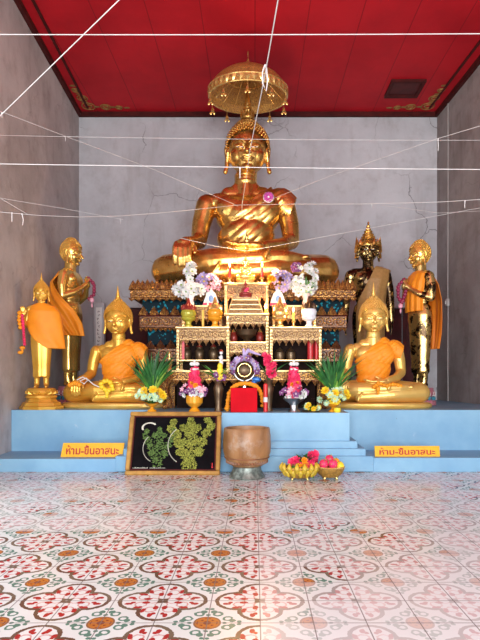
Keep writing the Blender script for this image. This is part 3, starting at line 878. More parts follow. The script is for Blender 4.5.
scroll(g, -hwA+.02, hwA-.02, y-.004, zz(293,6.45), .035, .008)
prow(g, -hwA, hwA, y, zz(297.5,6.45), .085, .045, .02, True)
obj('petal_row', g, MT['fili2'], top)
pband('seat_slab', hwA-.2, 6.62, PZ-.036, PZ, MT['dark'], parent=top)
pband('neck', hwA-.14, 6.62, zz(313,6.6), zz(298,6.5), MT['teal'])
m = pband('lotus_tier', hwA-.10, 6.60, zz(328,6.6), zz(315,6.6), MT['fili3'])
g = G(); prow(g, -hwA+.09, hwA-.09, 6.61-7.2, zz(316,6.6), .13, .125, .03); scroll(g, -hwA+.12, hwA-.12, 6.595-7.2, zz(321.5,6.6), .055)
prow(g, -hwA+.1, hwA-.1, 6.60-7.2, zz(328,6.6), .06, .045, .02, True)
obj('petal_row', g, MT['fili2'], m)
pband('moulding', hwA-.09, 6.59, zz(316.6,6.6), zz(314.8,6.6), MT['maroon'], parent=m)
pband('neck', hwA-.18, 6.72, zz(345,6.7), zz(328,6.6), MT['teal'])
m = pband('lotus_tier', hwA-.16, 6.68, zz(362,6.7), zz(347,6.7), MT['fili3'])
g = G(); prow(g, -hwA+.16, hwA-.16, 6.68-7.2, zz(349,6.7), .13, .11, .03); scroll(g, -hwA+.2, hwA-.2, 6.675-7.2, zz(355,6.7), .055)
obj('petal_row', g, MT['fili3'], m)
pband('plinth', hwA-.18, 6.72, 0, zz(362,6.7), MT['dark'])

# ---------------------------------------------------------------- ceremonial parasol
UD = 6.95
um = thing('ceremonial_parasol', (X(248,UD), UD, Z(97,UD)), 'gilded tiered parasol with hanging bells above the great statue head', 'parasol', rx=math.radians(5))
R = .50; g = G()
outer = [(R,-.015),(R+.012,.0),(R+.012,.075),(R-.01,.09),(R*.93,.150),(R*.80,.222),(R*.62,.285),(R*.44,.325),(R*.36,.345),(R*.30,.365),(R*.16,.40),(R*.10,.415),(.02,.44),(.012,.46),(.001,.49)]
inner = [(.001,.38),(R*.16,.37),(R*.40,.29),(R*.60,.23),(R*.80,.155),(R*.95,.08),(R-.014,.0),(R,-.015)]
g.lathe(outer, n=48); 
g = G(); prof = outer[::-1]+[]
prof = inner+outer; 
g.lathe(prof, n=48)
MT['para'] = filigree('parasol_brocade', (.95,.58,.14), (.34,.13,.04), 20, .5)
obj('canopy', g, MT['para'], um)
g = G()
for k in range(36):
    M = Matrix.Rotation(2*PI*k/36,4,'Z') @ Matrix.Translation((0,-(R+.012),.075)) @ Matrix.Rotation(PI,4,'Y'); g.petal(0,0,0,.088,.085,.014,M)
g.torus((0,0,.08),R+.01,.012,48,6).torus((0,0,-.01),R+.006,.01,48,6).torus((0,0,.32),R*.37,.014,32,6)
obj('fringe', g, MT['goldsm'], um)
g = G()
for k in range(16):
    a = 2*PI*k/16; g.tube([(.03*cos(a),.03*sin(a),.37),(R*.4*cos(a),R*.4*sin(a),.28),(R*.96*cos(a),R*.96*sin(a),.06)], .006, 5)
g.torus((0,0,.22),R*.55,.007,32,5).lathe([(0,.37),(.07,.37),(.06,.36),(.10,.33),(.06,.30),(0,.29)],n=20)
obj('frame', g, MT['goldsm'], um)
bell = None
for k in range(10):
    a = 2*PI*(k+.5)/10; p = (R*cos(a), R*sin(a), -.02)
    if bell is None:
        g = G().tube([(0,0,0),(0,0,-.06)], .003, 5).lathe([(.001,-.055),(.014,-.06),(.020,-.08),(.024,-.10),(.020,-.10),(0,-.09)],n=12).ell((0,0,-.112),.010,8,5)
        for q in (-1,1): g.ell((q*.022,0,-.125),(.016,.004,.018),6,4)
        bell = obj('bell', g, MT['goldsm'], um); bell.location = p
    else:
        c = bell.copy(); COL.objects.link(c); c.location = p
g = G().tube([(0,0,.50),(0,0,.62)], .006, 6)
obj('rod', g, MT['goldsm'], um)

# ---------------------------------------------------------------- altar tables
def table(name, label, x0, x1, y0, y1, z0, z1, ap=.13, shelf=None, group=None, leg=.028, back=True, mat='fili', curl=False, tooth=.07):
    cx, cy = (x0+x1)/2, (y0+y1)/2
    t = thing(name, (cx, cy, z0), label, 'table', group)
    w, d, h = (x1-x0)/2, (y1-y0)/2, z1-z0
    tp = obj('tabletop', G().bbox(-w-.012,w+.012,-d-.012,d,h-.022,h,.006), MT['cream'], t, smooth=False)
    g = G().box(-w+.004,w-.004,-d+.004,-d+.02,h-ap,h-.02); scroll(g,-w+.01,w-.01,-d+.002,h-.022-ap*.42,ap*.28,.006)
    g.bbox(-w,w,-d-.004,-d+.01,h-.036,h-.024,.003)
    n = max(2, round(2*w/tooth)); tw = 2*w/n
    for k in range(n):
        M = Matrix.Translation((-w+(k+.5)*tw, -d+.012, h-ap+.006)) @ Matrix.Rotation(PI,4,'Y')
        g.petal(0,0,0,tw*.96,.055,.014,M)
        g.ell((-w+(k+.5)*tw, -d+.006, h-ap-.055), (.006,.006,.009), 6, 4)
    obj('apron', g, MT[mat], t)
    if not curl:
        legs = [(-w+leg/2,-d+leg/2),(w-leg/2,-d+leg/2),(-w+leg/2,d-leg/2),(w-leg/2,d-leg/2)]
        lg = None
        for a, b in legs:
            if lg is None:
                g = G().bbox(-leg/2,leg/2,-leg/2,leg/2,0,h-.022,.003)
                for k in range(int((h-.06)/.035)): g.petal(0,-leg/2,.015+k*.035,leg*.9,.033,.006)
                g.bbox(-leg*.75,leg*.75,-leg*.75,leg*.6,0,.02,.003)
                lg = obj('leg', g, MT['cream'], t); lg.location = (a,b,0)
            else:
                c = lg.copy(); COL.objects.link(c); c.location = (a,b,0)
    else:
        for s in (-1,1):
            g = G(); hh = h-ap
            pts = [(-s*.02,0,hh+.04),(s*.03,-.01,hh-.03),(s*.045,-.015,hh-.09),(s*.02,-.01,hh-.17),(-s*.01,0,hh-.22),(s*.0,-.01,.045),(s*.045,-.02,.03)]
            g.chain(pts, [.055,.055,.048,.036,.03,.034,.028], 10)
            for k in range(5): g.ell((s*(.02+.02*sin(k)),-.045,hh-.01-.045*k),(.03,.014,.02),8,5)
            c = obj('leg', g, MT['fili2'], t); c.location = (s*(w-.05),-d+.04,0)
            c = obj('leg', G().bbox(-.03,.03,-.03,.03,0,h-.022,.004), MT['fili2'], t, smooth=False); c.location = (s*(w-.05),d-.04,0)
    if shelf is not None:
        obj('shelf', G().bbox(-w+.01,w-.01,-d+.006,d-.01,shelf,shelf+.018,.004), MT['cream'], t, smooth=False)
    if back: obj('back_panel', G().box(-w+.02,w-.02,d-.02,d-.006,.01,h-.03), MT['dark'], t, smooth=False)
    return t
zA = Z(370,5.85)
t = table('altar_table', 'long low gilded altar table with curled legs at the bottom of the shrine', X(163.5,5.85), X(327.5,5.85), 5.85, 6.21, TOP, zA, .11, curl=True, back=False, mat='fili2', tooth=.09)
obj('back_panel', G().box(-.80,.80,.14,.16,.0,zA-TOP-.03), MT['dark'], t, smooth=False)
table('altar_table', 'narrow gilded stand just behind the long low altar table', X(182,6.25), X(312,6.25), 6.23, 6.45, TOP, zA, .1, mat='fili3')
zB = Z(326.5,5.95)
tb = table('altar_table', 'gilded openwork altar table on left side of low table, under two lidded urns', X(176.5,5.95), X(229,5.95), 5.95, 6.28, zA, zB, .15, shelf=.10, group='paired openwork altar tables')
obj('hanging_drape', G().box(-.24,-.21,-.12,-.11,.12,.36), MT['red'], tb, smooth=False)
tb2 = table('altar_table', 'gilded openwork altar table on right side of low table, under the white urn', X(270,5.95), X(321.5,5.95), 5.95, 6.28, zA, zB, .15, shelf=.10, group='paired openwork altar tables')
obj('hanging_drape', G().tube([(.17,-.1,.115),(.17,-.1,.36)], .035, 12).tube([(.24,-.08,.115),(.24,-.08,.34)], .025, 12), MT['red'], tb2)
zC = Z(313,6.05)
tc = table('altar_table', 'central gilded altar table holding a dark bronze bowl on its shelf', X(226.5,6.05), X(268.5,6.05), 6.05, 6.42, zA, zC, .12, shelf=Z(343,6.05)-zA)
g = G(); hw = (X(268.5,6.05)-X(226.5,6.05))/2; zs = Z(343,6.05)-zA
g.box(-hw+.02,hw-.02,-.182,-.17,zs-.11,zs); scroll(g,-hw+.02,hw-.02,-.184,zs-.05,.035,.006); prow(g,-hw+.02,hw-.02,-.18,zs-.105,.07,.055,.012,True)
obj('shelf_apron', g, MT['fili'], tc)
zT = Z(282.5,6.2)
table('altar_table', 'upper gilded altar table with two red candles and tiny gold Buddha on top', X(224.5,6.2), X(268.3,6.2), 6.2, 6.44, zC, zT, .17)
zE = Z(304,6.2)
zS = zB
table('altar_table', 'small gilded stand behind the left urns, carrying white lilies', X(181,6.2), X(221,6.2), 6.30, 6.44, zA, zE, .16, group='flower stands behind the urns')
table('altar_table', 'small gilded stand behind the white urn, carrying white blossoms and orchids', X(273,6.2), X(317,6.2), 6.30, 6.44, zA, zE, .16, group='flower stands behind the urns')
# sloping gold offering stand on the central table
so = thing('offering_stand', (X(245.5,6.1), 6.12, zC), 'sloping gold trapezoid offering stand at centre of altar, red figure on top', 'stand')
hA = Z(298,6.12)-zC; w0, w1 = X(263,6.1)-X(245.5,6.1), X(257,6.1)-X(245.5,6.1)
obj('body', G().rings([[(-a,-b,z),(a,-b,z),(a,b,z),(-a,b,z)] for a, b, z in ((w0,.068,0),(w0*.97,.066,.03),(w1,.055,hA-.03),(w1*1.1,.058,hA))]), MT['fili'], so, smooth=False)
for k in range(3):
    f = .2+.3*k; a = w0+(w1-w0)*f
    obj('rail', G().bbox(-a-.004,a+.004,-.066,-.05,hA*f,hA*f+.014,.003), MT['cream'], so, smooth=False)
for s in (-1,1):
    obj('side_post', G().tube([(s*w0,-.068,0),(s*w1*1.05,-.058,hA)], .008, 6), MT['cream'], so)

# ---------------------------------------------------------------- small altar objects
def lidded_urn(px, pyb, pyt, d, mat, mlid, label, cat='urn', group=None, y0=None):
    z0 = Z(pyb,d); h = Z(pyt,d)-z0
    t = thing('lidded_urn', (X(px,d), d, z0), label, cat, group); r = .075
    obj('body', G().lathe([(0,0),(r*.62,0),(r*.62,.012*1),(r*.4,h*.1),(r*.45,h*.18),(r*.95,h*.24),(r*1.1,h*.32),(r*1.0,h*.36),(r*1.12,h*.42),(r*1.15,h*.5),(r,h*.58),(0,h*.58)],n=24), mat, t)
    g = G().lathe([(r*1.02,h*.57),(r*1.0,h*.62),(r*.75,h*.70),(r*.45,h*.78),(r*.30,h*.84),(r*.25,h*.90),(.008,h*1.0),(0,h*1.0)],n=20)
    for k in range(8): g.petal(0,-r*.85,h*.58,r*.6,h*.2,.02,Matrix.Rotation(2*PI*k/8,4,'Z'))
    obj('lid', g, mlid, t); return t
def onB(d): return CY-(zB-H)*F/d
yB = onB(6.02)
lidded_urn(188.5, yB, 298, 6.02, MT['ygreen'], MT['fig'], 'gold and green lidded urn with dark pointed lid at far left of altar', group='lidded offering urns')
lidded_urn(215, yB, 297, 6.02, MT['glaze'], MT['goldsm'], 'amber gold lidded urn on left altar table, right of the yellow candle', group='lidded offering urns')
lidded_urn(280, yB, 297, 6.02, MT['goldsm'], MT['goldsm'], 'gold lidded urn with tall spire on right altar table beside lit candle', group='lidded offering urns')
lidded_urn(309, yB, 296, 6.02, MT['porc'], MT['bronze'], 'white porcelain urn with dark lid at far right of altar tables', group='lidded offering urns')
def flame_mat():
    m = Mat('candle_flame'); m.set(base=(1,.6,.2), emit=(1,.55,.15), estr=14, rough=.6); return m.m
MT['flame'] = flame_mat()
def candle(px, d, z0, h, r, mat, label, lit=True, holder=True, power=0, group=None):
    t = thing('candle', (X(px,d), d, z0), label, 'candle', group); zb = 0
    if holder:
        obj('holder', G().lathe([(0,0),(r*2.2,0),(r*2.0,.01),(r*.8,.02),(r*.9,.05),(r*1.7,.06),(r*1.6,.07),(0,.07)],n=16), MT['goldsm'], t); zb = .068
    obj('wax', G().lathe([(0,zb),(r,zb),(r*.96,zb+h),(r*.7,zb+h+.004),(0,zb+h)],n=14), mat, t)
    obj('wick', G().tube([(0,0,zb+h),(0,0,zb+h+.012)], .0015, 5), MT['black'], t)
    if lit:
        fz = zb+h+.008
        obj('flame', G().lathe([(.001,fz),(.009,fz+.012),(.011,fz+.022),(.007,fz+.042),(.001,fz+.065)],n=12), MT['flame'], t)
        if power:
            l = bpy.data.lights.new('flame_light','POINT'); l.energy = power; l.color = (1,.62,.28); l.shadow_soft_size = .02
            lo = bpy.data.objects.new('flame_light', l); COL.objects.link(lo); lo.location = (0,-.03,fz+.045); lo.parent = t
    return t
dT = 6.27
candle(229.7, dT, zT, .115, .018, MT['candle'], 'left lit red candle on the upper altar table', power=18, group='red candles on the upper table')
candle(262, dT, zT, .115, .018, MT['candle'], 'right lit red candle on the upper altar table', power=18, group='red candles on the upper table')
candle(203, 6.02, zB, .19, .014, MT['ycandle'], 'unlit yellow candle between the two left lidded urns', lit=False, holder=False)
candle(293.5, 6.02, zB, .09, .015, MT['ycandle'], 'short lit yellow candle between gold urn and white urn', power=5)
candle(230.5, 6.13, zC, .045, .012, MT['ycandle'], 'small lit candle left of the sloping gold stand', power=8, holder=False)
candle(265.5, 6.13, zC, .045, .012, MT['ycandle'], 'small lit candle right of the sloping gold stand', power=8, holder=False)

# small gold Buddha on the upper table (reuses the statue shapes at a small size)
def tiny_buddha(name, loc, W, m, label, mr=None, base=.06):
    t = thing(name, loc, label, 'statue', scale=(W,W,W*1.08))
    b = obj('body', set_mat(ME['tiny'], m), None, t); b.location = (0,0,base/W)
    b = obj('robe', set_mat(ME['tinyr'], mr or m), None, t); b.location = (0,0,base/W)
    h = obj('head', set_mat(ME['tinyh'], m), None, t); h.location = (0,0,.75+base/W); h.scale = (.23,.23,.22)
    obj('finial', set_mat(ME['finial'], m), None, h)
    g = G(); k = base/W
    g.lathe([(0,0),(.50,0),(.50,k*.2),(.42,k*.35),(.42,k*.6),(.50,k*.85),(.48,k),(0,k)], n=28, sy=.55, c=(0,-.04,0))
    obj('base', g, m, t); return t
def decim(me, ratio):
    o = bpy.data.objects.new('tmp', me); COL.objects.link(o); m = o.modifiers.new('d','DECIMATE'); m.ratio = ratio
    dg = bpy.context.evaluated_depsgraph_get(); dg.update(); out = bpy.data.meshes.new_from_object(o.evaluated_get(dg)); bpy.data.objects.remove(o); shade(out); return out
ME['tiny'] = decim(ME['seat'], .08); ME['tinyr'] = decim(ME['robe'], .08)
gh = G().ell((0,.03,.1),(.5,.52,.56),16,12).ell((0,-.02,-.15),(.42,.42,.46),16,12).ell((0,.08,.66),(.3,.3,.27),14,8).ell((0,-.56,-.08),(.06,.08,.12),8,6)
for s in (-1,1): gh.chain([(s*.52,0,.1),(s*.53,0,-.5)], .06, 8)
ME['tinyh'] = gh.mesh('tiny_head'); shade(ME['tinyh'])
tiny_buddha('small_buddha_statue', (X(245.5,dT), dT+.02, zT), .24, MT['goldsm'], 'tiny gold seated Buddha between the two red candles', base=.055)
tiny_buddha('small_buddha_statue', (X(245.5,6.12), 6.12, zC+hA), .15, MT['fig'], 'tiny dark seated figure draped in hot pink on the sloping stand', mr=MT['hot'], base=.03)
# crouching red figures flanking the stand
def kneeler(px, pyb, d, h, z0, label, s):
    t = thing('kneeling_figurine', (X(px,d), d, z0), label, 'figurine', 'dark red kneeling figurines')
    g = G().ell((0,0,h*.16),(h*.24,h*.24,h*.17)).cap((0,0,h*.2),(s*h*.05,0,h*.58),h*.17,h*.13).cap((-s*h*.1,-.02,h*.12),(s*h*.22,-.03,h*.12),h*.1,h*.08)
    g.chain([(s*h*.05,-.0,h*.58),(s*h*.2,-.04,h*.45),(s*h*.22,-.05,h*.58)], h*.055, 8)
    g.ell((s*h*.08,0,h*.80),(h*.14,h*.14,h*.16)).ell((s*h*.2,0,h*.76),(h*.05,h*.04,h*.05))
    obj('body', remesh(g, h*.035, 2), MT['fig'], t)
    obj('headdress', G().lathe([(h*.15,0),(h*.13,h*.06),(h*.05,h*.12),(.001,h*.22)], (s*h*.08,0,h*.86), 12), MT['goldsm'], t)
kneeler(234.5, 312, 6.12, .17, zC, 'dark red kneeling figurine left of the sloping gold stand', 1)
kneeler(259.5, 312, 6.12, .17, zC, 'dark red kneeling figurine right of the sloping gold stand', -1)
# bronze bowl on the central shelf, smaller jars beside
bz = Z(343,6.05)+.018
t = thing('offering_bowl', (X(246.5,6.15), 6.17, bz), 'dark bronze footed bowl on the central altar shelf', 'bowl')
obj('bowl', G().lathe([(0,0),(.055,0),(.05,.012),(.03,.03),(.06,.045),(.105,.08),(.12,.13),(.125,.14),(.115,.14),(.09,.09),(0,.06)],n=28), MT['bronze'], t)
for s, px in ((-1,233.5),(1,260)):
    t = thing('votive_jar', (X(px,6.2), 6.24, bz), 'small red and gold jar on central shelf, %s of the bronze bowl' % ('left' if s<0 else 'right'), 'jar', 'red jars on the central shelf')
    obj('jar', G().lathe([(0,0),(.03,0),(.045,.04),(.045,.08),(.03,.105),(.035,.12),(0,.12)],n=16), MT['fig'], t)
    obj('lid', G().lathe([(.033,.118),(.02,.135),(.002,.16)],n=12), MT['goldsm'], t)
for k, px in enumerate((186,199,213)):
    t = thing('votive_jar', (X(px,6.1), 6.16, zA+.118), 'dark votive jar inside left altar table, ' + ('leftmost of three','middle of three','rightmost of three')[k], 'jar', 'dark jars inside the left altar table')
    obj('jar', G().lathe([(0,0),(.04,0),(.055,.05),(.055,.10),(.035,.13),(.04,.15),(0,.15)],n=16), MT['bronze'], t)
    obj('lid', G().lathe([(.04,.148),(.02,.17),(.002,.20)],n=12), MT['fig'], t)
for k, px in enumerate((280,291)):
    t = thing('votive_jar', (X(px,6.1), 6.16, zA+.118), 'dark votive jar inside right altar table, ' + ('left of two','right of two')[k], 'jar', 'dark jars inside the right altar table')
    obj('jar', G().lathe([(0,0),(.05,0),(.06,.05),(.055,.09),(.035,.11),(.04,.12),(0,.12)],n=16), MT['bronze'], t)
    obj('lid', G().lathe([(.04,.118),(.02,.13),(.002,.15)],n=12), MT['bronze'], t)
t = thing('small_chedi_ornament', (X(169,5.9), 5.93, zA), 'small gold spire ornament on left end of low altar table', 'ornament')
obj('base', G().lathe([(0,0),(.035,0),(.03,.015),(.02,.03),(0,.03)],n=14), MT['goldsm'], t)
obj('spire', G().lathe([(.018,.028),(.03,.06),(.022,.09),(.012,.11),(.016,.13),(.008,.15),(.012,.17),(.001,.21)],n=14), MT['goldsm'], t)
# fan-shaped offerings with a blue gem
for px, s, w_ in ((211,-1,'left, below pink orchids'),(278,1,'right, below lavender orchids')):
    t = thing('fan_ornament', (X(px,6.35), 6.37, zE), 'white and pink folded fan ornament with blue oval, ' + w_, 'ornament', 'folded fan ornaments')
    o = [(-.10,0),(.10,0),(.085,.06),(.05,.15),(0,.20),(-.05,.15),(-.085,.06)]
    obj('fan', G().prism(o,-.012,.012), MT['wht'], t, smooth=False)
    obj('border', G().prism([(-.10,0),(.10,0),(.093,.035),(-.093,.035)],-.018,-.012), MT['hot'], t, smooth=False)
    obj('oval', G().ell((0,-.014,.085),(.028,.008,.042),14,8), simple('blue_oval', (.15,.30,.65), .3), t)
    obj('pleated_cloth', G().grid(lambda u,v: (s*(.0+.16*u), .02+.01*sin(v*30), .24-.22*u+.05*v-.0), 6, 30), MT['fig'], t) if False else None

# ---------------------------------------------------------------- flowers
def blossom_mesh(mat, matc, n=6, r=1.0, cup=.35, layers=1):
    g = G()
    for L in range(layers):
        for k in range(n):
            a = 2*PI*(k+.5*L)/n; rr = r*(1-.28*L); c = cup+.35*L
            M = Matrix.Rotation(a,4,'Z')
            pts = [(0,.02,0),(-.28*rr,.45*rr,c*.35),(0,.55*rr,c*.22),(.28*rr,.45*rr,c*.35),(-.20*rr,.85*rr,c*.7),(0,.95*rr,c*.75),(.20*rr,.85*rr,c*.7)]
            g.add(pts, [(0,2,1),(0,3,2),(1,2,5,4),(2,3,6,5)], M)
    me = g.mesh('blossom'); me.materials.append(mat); me.materials.append(matc)
    nf = len(me.polygons)
    bm = bmesh.new(); bm.from_mesh(me)
    r_ = bmesh.ops.create_icosphere(bm, subdivisions=1, radius=.2*r, matrix=Matrix.Translation((0,0,.12*r)))
    vs = set(r_['verts'])
    for f in bm.faces:
        if all(v in vs for v in f.verts): f.material_index = 1
    bm.to_mesh(me); bm.free(); shade(me); return me
BL = {
 'wht': blossom_mesh(MT['wht'], MT['greenl'], 6, layers=2), 'lav': blossom_mesh(MT['lav'], MT['yel'], 6, layers=2),
 'pink': blossom_mesh(MT['pink'], MT['wht'], 5), 'yel': blossom_mesh(MT['yel'], MT['org'], 8, layers=3), 'hot': blossom_mesh(MT['hot'], MT['hot'], 6, layers=2),
 'pgreen': blossom_mesh(MT['pgreen'], MT['yel'], 7, layers=2), 'purp': blossom_mesh(MT['purp'], MT['wht'], 5, layers=2), 'org': blossom_mesh(MT['org'], MT['org'], 8, layers=3)}
def blossoms(parent, key, n, c, r, size, seed=0, front=True):
    rnd = random.Random(seed+len(parent.name)*7)
    for k in range(n):
        a = rnd.uniform(0,2*PI); u = rnd.uniform(-1,1); q = math.sqrt(1-u*u)
        d = Vector((q*cos(a), q*sin(a), u))
        if front and d.y > .3: d.y = -d.y
        k_ = rnd.uniform(.55,1)
        o = bpy.data.objects.new('blossom', BL[key]); COL.objects.link(o); o.parent = parent
        o.location = (c[0]+d.x*r[0]*k_, c[1]+d.y*r[1]*k_, c[2]+d.z*r[2]*k_)
        dd = (d+Vector((0,-.8,.2))).normalized()
        o.rotation_euler = dd.to_track_quat('Z','Y').to_euler(); s = size*rnd.uniform(.8,1.2); o.scale = (s,s,s)
def leaves(parent, base, n, L, spread, mat, seed=1, w=.016, up=.9, name='leaves', tilt=0):
    rnd = random.Random(seed); g = G()
    for k in range(n):
        a = rnd.uniform(0,2*PI); s = rnd.uniform(.2,1)*spread; l = L*rnd.uniform(.6,1.05)
        dx, dy = cos(a)*s+tilt, sin(a)*s*.7; p = []
        m = 7; w2 = w*rnd.uniform(.7,1.3); sd = Vector((-sin(a),cos(a),0)).lerp(Vector((1,0,0)),.5).normalized()
        R = []
        for i in range(m):
            f = i/(m-1)
            c = Vector(base)+Vector((dx*l*f**1.5, dy*l*f**1.5, l*(f-.35*s*f*f)*up))
            ww = w2*sin(PI*min(.97,f*.9+.08))
            R.append((c-sd*ww, c+Vector((0,-.003,.0)), c+sd*ww))
        v = [q for r in R for q in r]; f_ = []
        for i in range(m-1):
            for j in (0,1): f_.append((i*3+j,i*3+j+1,(i+1)*3+j+1,(i+1)*3+j))
        g.add(v, f_)
    return obj(name, g, mat, parent, recalc=False, angle=None)
def vase(parent, prof, mat, n=24, name='vase'): return obj(name, G().lathe(prof, n=n), mat, parent)
def stems(parent, pts, mat=None): 
    g = G()
    for a, b in pts: g.tube([a,b], .003, 5)
    return obj('stems', g, mat or MT['green'], parent)

def floor_y(d, z): return CY+(H-z)*F/d
goblet = [(0,0),(.05,0),(.045,.012),(.018,.03),(.02,.045),(.055,.06),(.085,.085),(.08,.085),(.05,.065),(0,.06)]
# two green-and-yellow arrangements at the ends
def end_arr(px, d, label, seed, w=.30):
    t = thing('flower_arrangement', (X(px,d), d, TOP), label, 'flowers', 'leafy yellow arrangements in amber bowls')
    vase(t, goblet, MT['glaze'])
    leaves(t, (0,0,.12), 75, .62, .62, MT['greend'], seed, .015)
    leaves(t, (0,0,.12), 34, .50, .75, MT['green'], seed+5, .013)
    leaves(t, (.03,-.02,.14), 12, .40, .6, MT['greenl'], seed+9, .012)
    leaves(t, (0,-.03,.07), 44, .22, 1.3, MT['greend'], seed+3, .018, .5)
    blossoms(t, 'yel', 9, (0,-.05,.175), (.15,.06,.07), .045, seed)
    blossoms(t, 'pgreen', 13, (0,-.03,.16), (.19,.08,.08), .036, seed+1)
    blossoms(t, 'wht', 5, (0,-.03,.19), (.10,.07,.06), .030, seed+2)
    obj('candle', G().lathe([(0,.1),(.012,.1),(.011,.30),(0,.30)],n=10), MT['ycandle'], t)
    return t
end_arr(152, 5.55, 'tall green leaves with yellow and pale flowers in amber bowl, left end of altar front', 11)
end_arr(333, 5.50, 'tall green leaves with yellow flowers in amber bowl, right end of altar front', 23)
# red flower towers
def tower(px, d, label, vmat, seed, prof, vb):
    t = thing('flower_tower', (X(px,d), d, TOP), label, 'flowers', 'red flower towers topped with white')
    vase(t, prof, vmat)
    top = Z(362, d)-TOP; z0 = vb
    g = G().lathe([(0,z0),(.07,z0),(.075,z0+.09),(.055,z0+.18),(.035,z0+.26),(.028,top-.06),(0,top-.05)], n=20)
    c = obj('cone', g, MT['hot'], t)
    g = G(); rnd = random.Random(seed)
    for k in range(90):
        f = rnd.random(); a = rnd.uniform(0,2*PI); z = z0+.08+f*(top-.13-z0); r = .075*(1-f)+.034*f
        g.ell((r*cos(a), r*sin(a), z), (.013,.013,.011), 6, 4)
    obj('bud_covering', g, MT['hot'], c)
    blossoms(t, 'hot', 8, (0,0,(z0+top)/2), (.06,.06,.10), .026, seed+1)
    obj('white_garland', G().torus((0,0,top-.075),.036,.011,18,6), MT['wht'], c)
    blossoms(t, 'org', 3, (.015,-.06,z0+.13), (.04,.02,.05), .03, seed+3)
    g = G()
    for a, b in ((-.026,0),(.026,0),(0,-.015),(0,.02)): g.ell((a,b,top-.02),(.026,.024,.022),10,7)
    g.ell((0,0,top+.008),(.014,.014,.016),8,6)
    obj('white_top', g, MT['wht'], t)
    blossoms(t, 'purp', 13, (0,-.03,z0+.06), (.16,.08,.06), .036, seed+4)
    blossoms(t, 'wht', 8, (0,-.05,z0+.05), (.13,.07,.06), .032, seed+5)
    blossoms(t, 'pink', 6, (0,-.04,z0+.07), (.16,.07,.06), .032, seed+6)
    leaves(t, (0,0,z0), 22, .17, 1.3, MT['green'], seed+7, .012, .6)
    return t
tower(194.5, 5.55, 'pink and red flower tower with white top in amber glazed bowl', MT['glaze'], 31, [(0,0),(.06,0),(.055,.015),(.03,.04),(.06,.06),(.085,.09),(.09,.16),(.08,.17),(0,.17)], .16)
tower(294, 5.52, 'red flower tower with white top in silver footed bowl', MT['silver'], 47, [(0,0),(.065,0),(.06,.01),(.04,.03),(.04,.07),(.055,.09),(.10,.12),(.115,.14),(.10,.14),(0,.13)], .14)
# dark vases
vp = [(0,0),(.045,0),(.04,.02),(.032,.06),(.045,.16),(.055,.24),(.035,.29),(.048,.33),(.03,.33),(0,.30)]
t = thing('flower_vase', (X(218.5,5.6), 5.6, TOP), 'dark bronze vase with yellow garland, white doll and long leaves, left of red box', 'vase', 'dark vases beside the red box')
vase(t, vp, MT['bronze']); leaves(t, (0,0,.3), 13, .33, 1.1, MT['green'], 61, .013, .75, tilt=-.35); leaves(t, (0,0,.3), 5, .24, .8, MT['greenl'], 62, .012, .8, tilt=.3)
blossoms(t, 'purp', 5, (0,-.04,.36), (.12,.04,.03), .035, 63)
obj('yellow_garland', G().ell((.02,-.05,.36),(.035,.025,.04),12,8).ell((.02,-.05,.42),(.034,.025,.045),12,8).ell((.02,-.05,.47),(.028,.022,.035),12,8), MT['yel'], t)
dl = obj('doll', G().cap((.03,-.03,.50),(.03,-.03,.57),.022,.016).ell((.03,-.03,.61),(.018,.018,.02),10,8).chain([(.012,-.04,.565),(.03,-.06,.53)],.008,6), MT['wht'], t)
obj('hat', G().lathe([(.03,0),(.018,.008),(.014,.02),(0,.024)],(.03,-.03,.622),12), MT['fig'], dl)
t = thing('flower_vase', (X(268.5,5.6), 5.6, TOP), 'dark bronze vase of hot pink ginger flowers, right of red box', 'vase', 'dark vases beside the red box')
vase(t, vp, MT['bronze']); leaves(t, (0,0,.3), 9, .36, .7, MT['greend'], 71, .024, .85)
for i, (cx, cz, n, rr) in enumerate(((-.02,.55,9,.028),(.04,.46,8,.045),(.03,.40,8,.045))):
    blossoms(t, 'hot', n, (cx,-.04,cz), (rr,.03,.06 if i == 0 else .035), .036, 72+i)
t = thing('red_candle', (X(265.5,5.5), 5.49, TOP), 'thick red candle with white label band right of red box', 'candle')
obj('wax', G().lathe([(0,0),(.022,0),(.022,.28),(.012,.29),(0,.29)],n=16), MT['candle'], t)
obj('label_band', G().lathe([(.0225,.10),(.0232,.10),(.0232,.15),(.0225,.15)],n=16), MT['wht'], t)
# red box, garland, bowl with orchids
t = thing('red_box', (X(244,5.45), 5.46, TOP), 'plain bright red box on blue ledge at the centre of altar', 'box')
bw = X(257.3,5.4)-X(244,5.4); bh = Z(388,5.4)-TOP
obj('body', G().bbox(-bw,bw,-.05,.05,0,bh,.004), MT['redpaper'], t, smooth=False)
obj('lid_flap', G().bbox(-bw+.001,bw-.001,-.051,-.049,bh*.0+.01,bh-.01,.0008), MT['redpaper'], t, smooth=False)
t = thing('marigold_garland', (X(245,5.5), 5.56, TOP), 'orange marigold garland arched over the red box', 'garland')
pts = [(-.185,-.0,.02),(-.18,0,.10),(-.165,0,.19),(-.12,0,.26),(-.06,0,.285),(0,0,.29),(.06,0,.285),(.12,0,.26),(.165,0,.20),(.18,0,.11)]
g0 = G()
k = 0
bead = None
for i in range(24):
    f = i/23*(len(pts)-1); j = min(int(f), len(pts)-2); p = Vector(pts[j]).lerp(Vector(pts[j+1]), f-j)
    if bead is None:
        g = G(); g.ell((0,0,0), .9, 12, 8)
        for q in range(40):
            z = 1-2*(q+.5)/40; r = math.sqrt(1-z*z); a = q*2.4; g.ell((.85*r*cos(a),.85*r*sin(a),.85*z),.22,5,4)
        me = g.mesh('bead'); shade(me); me.materials.append(MT['org']); bead = me
    o = bpy.data.objects.new('marigold_head', bead); COL.objects.link(o); o.parent = t; o.location = p; o.scale = (.021+.004*(i%2),)*3; o.rotation_euler = (i,i*2,0)
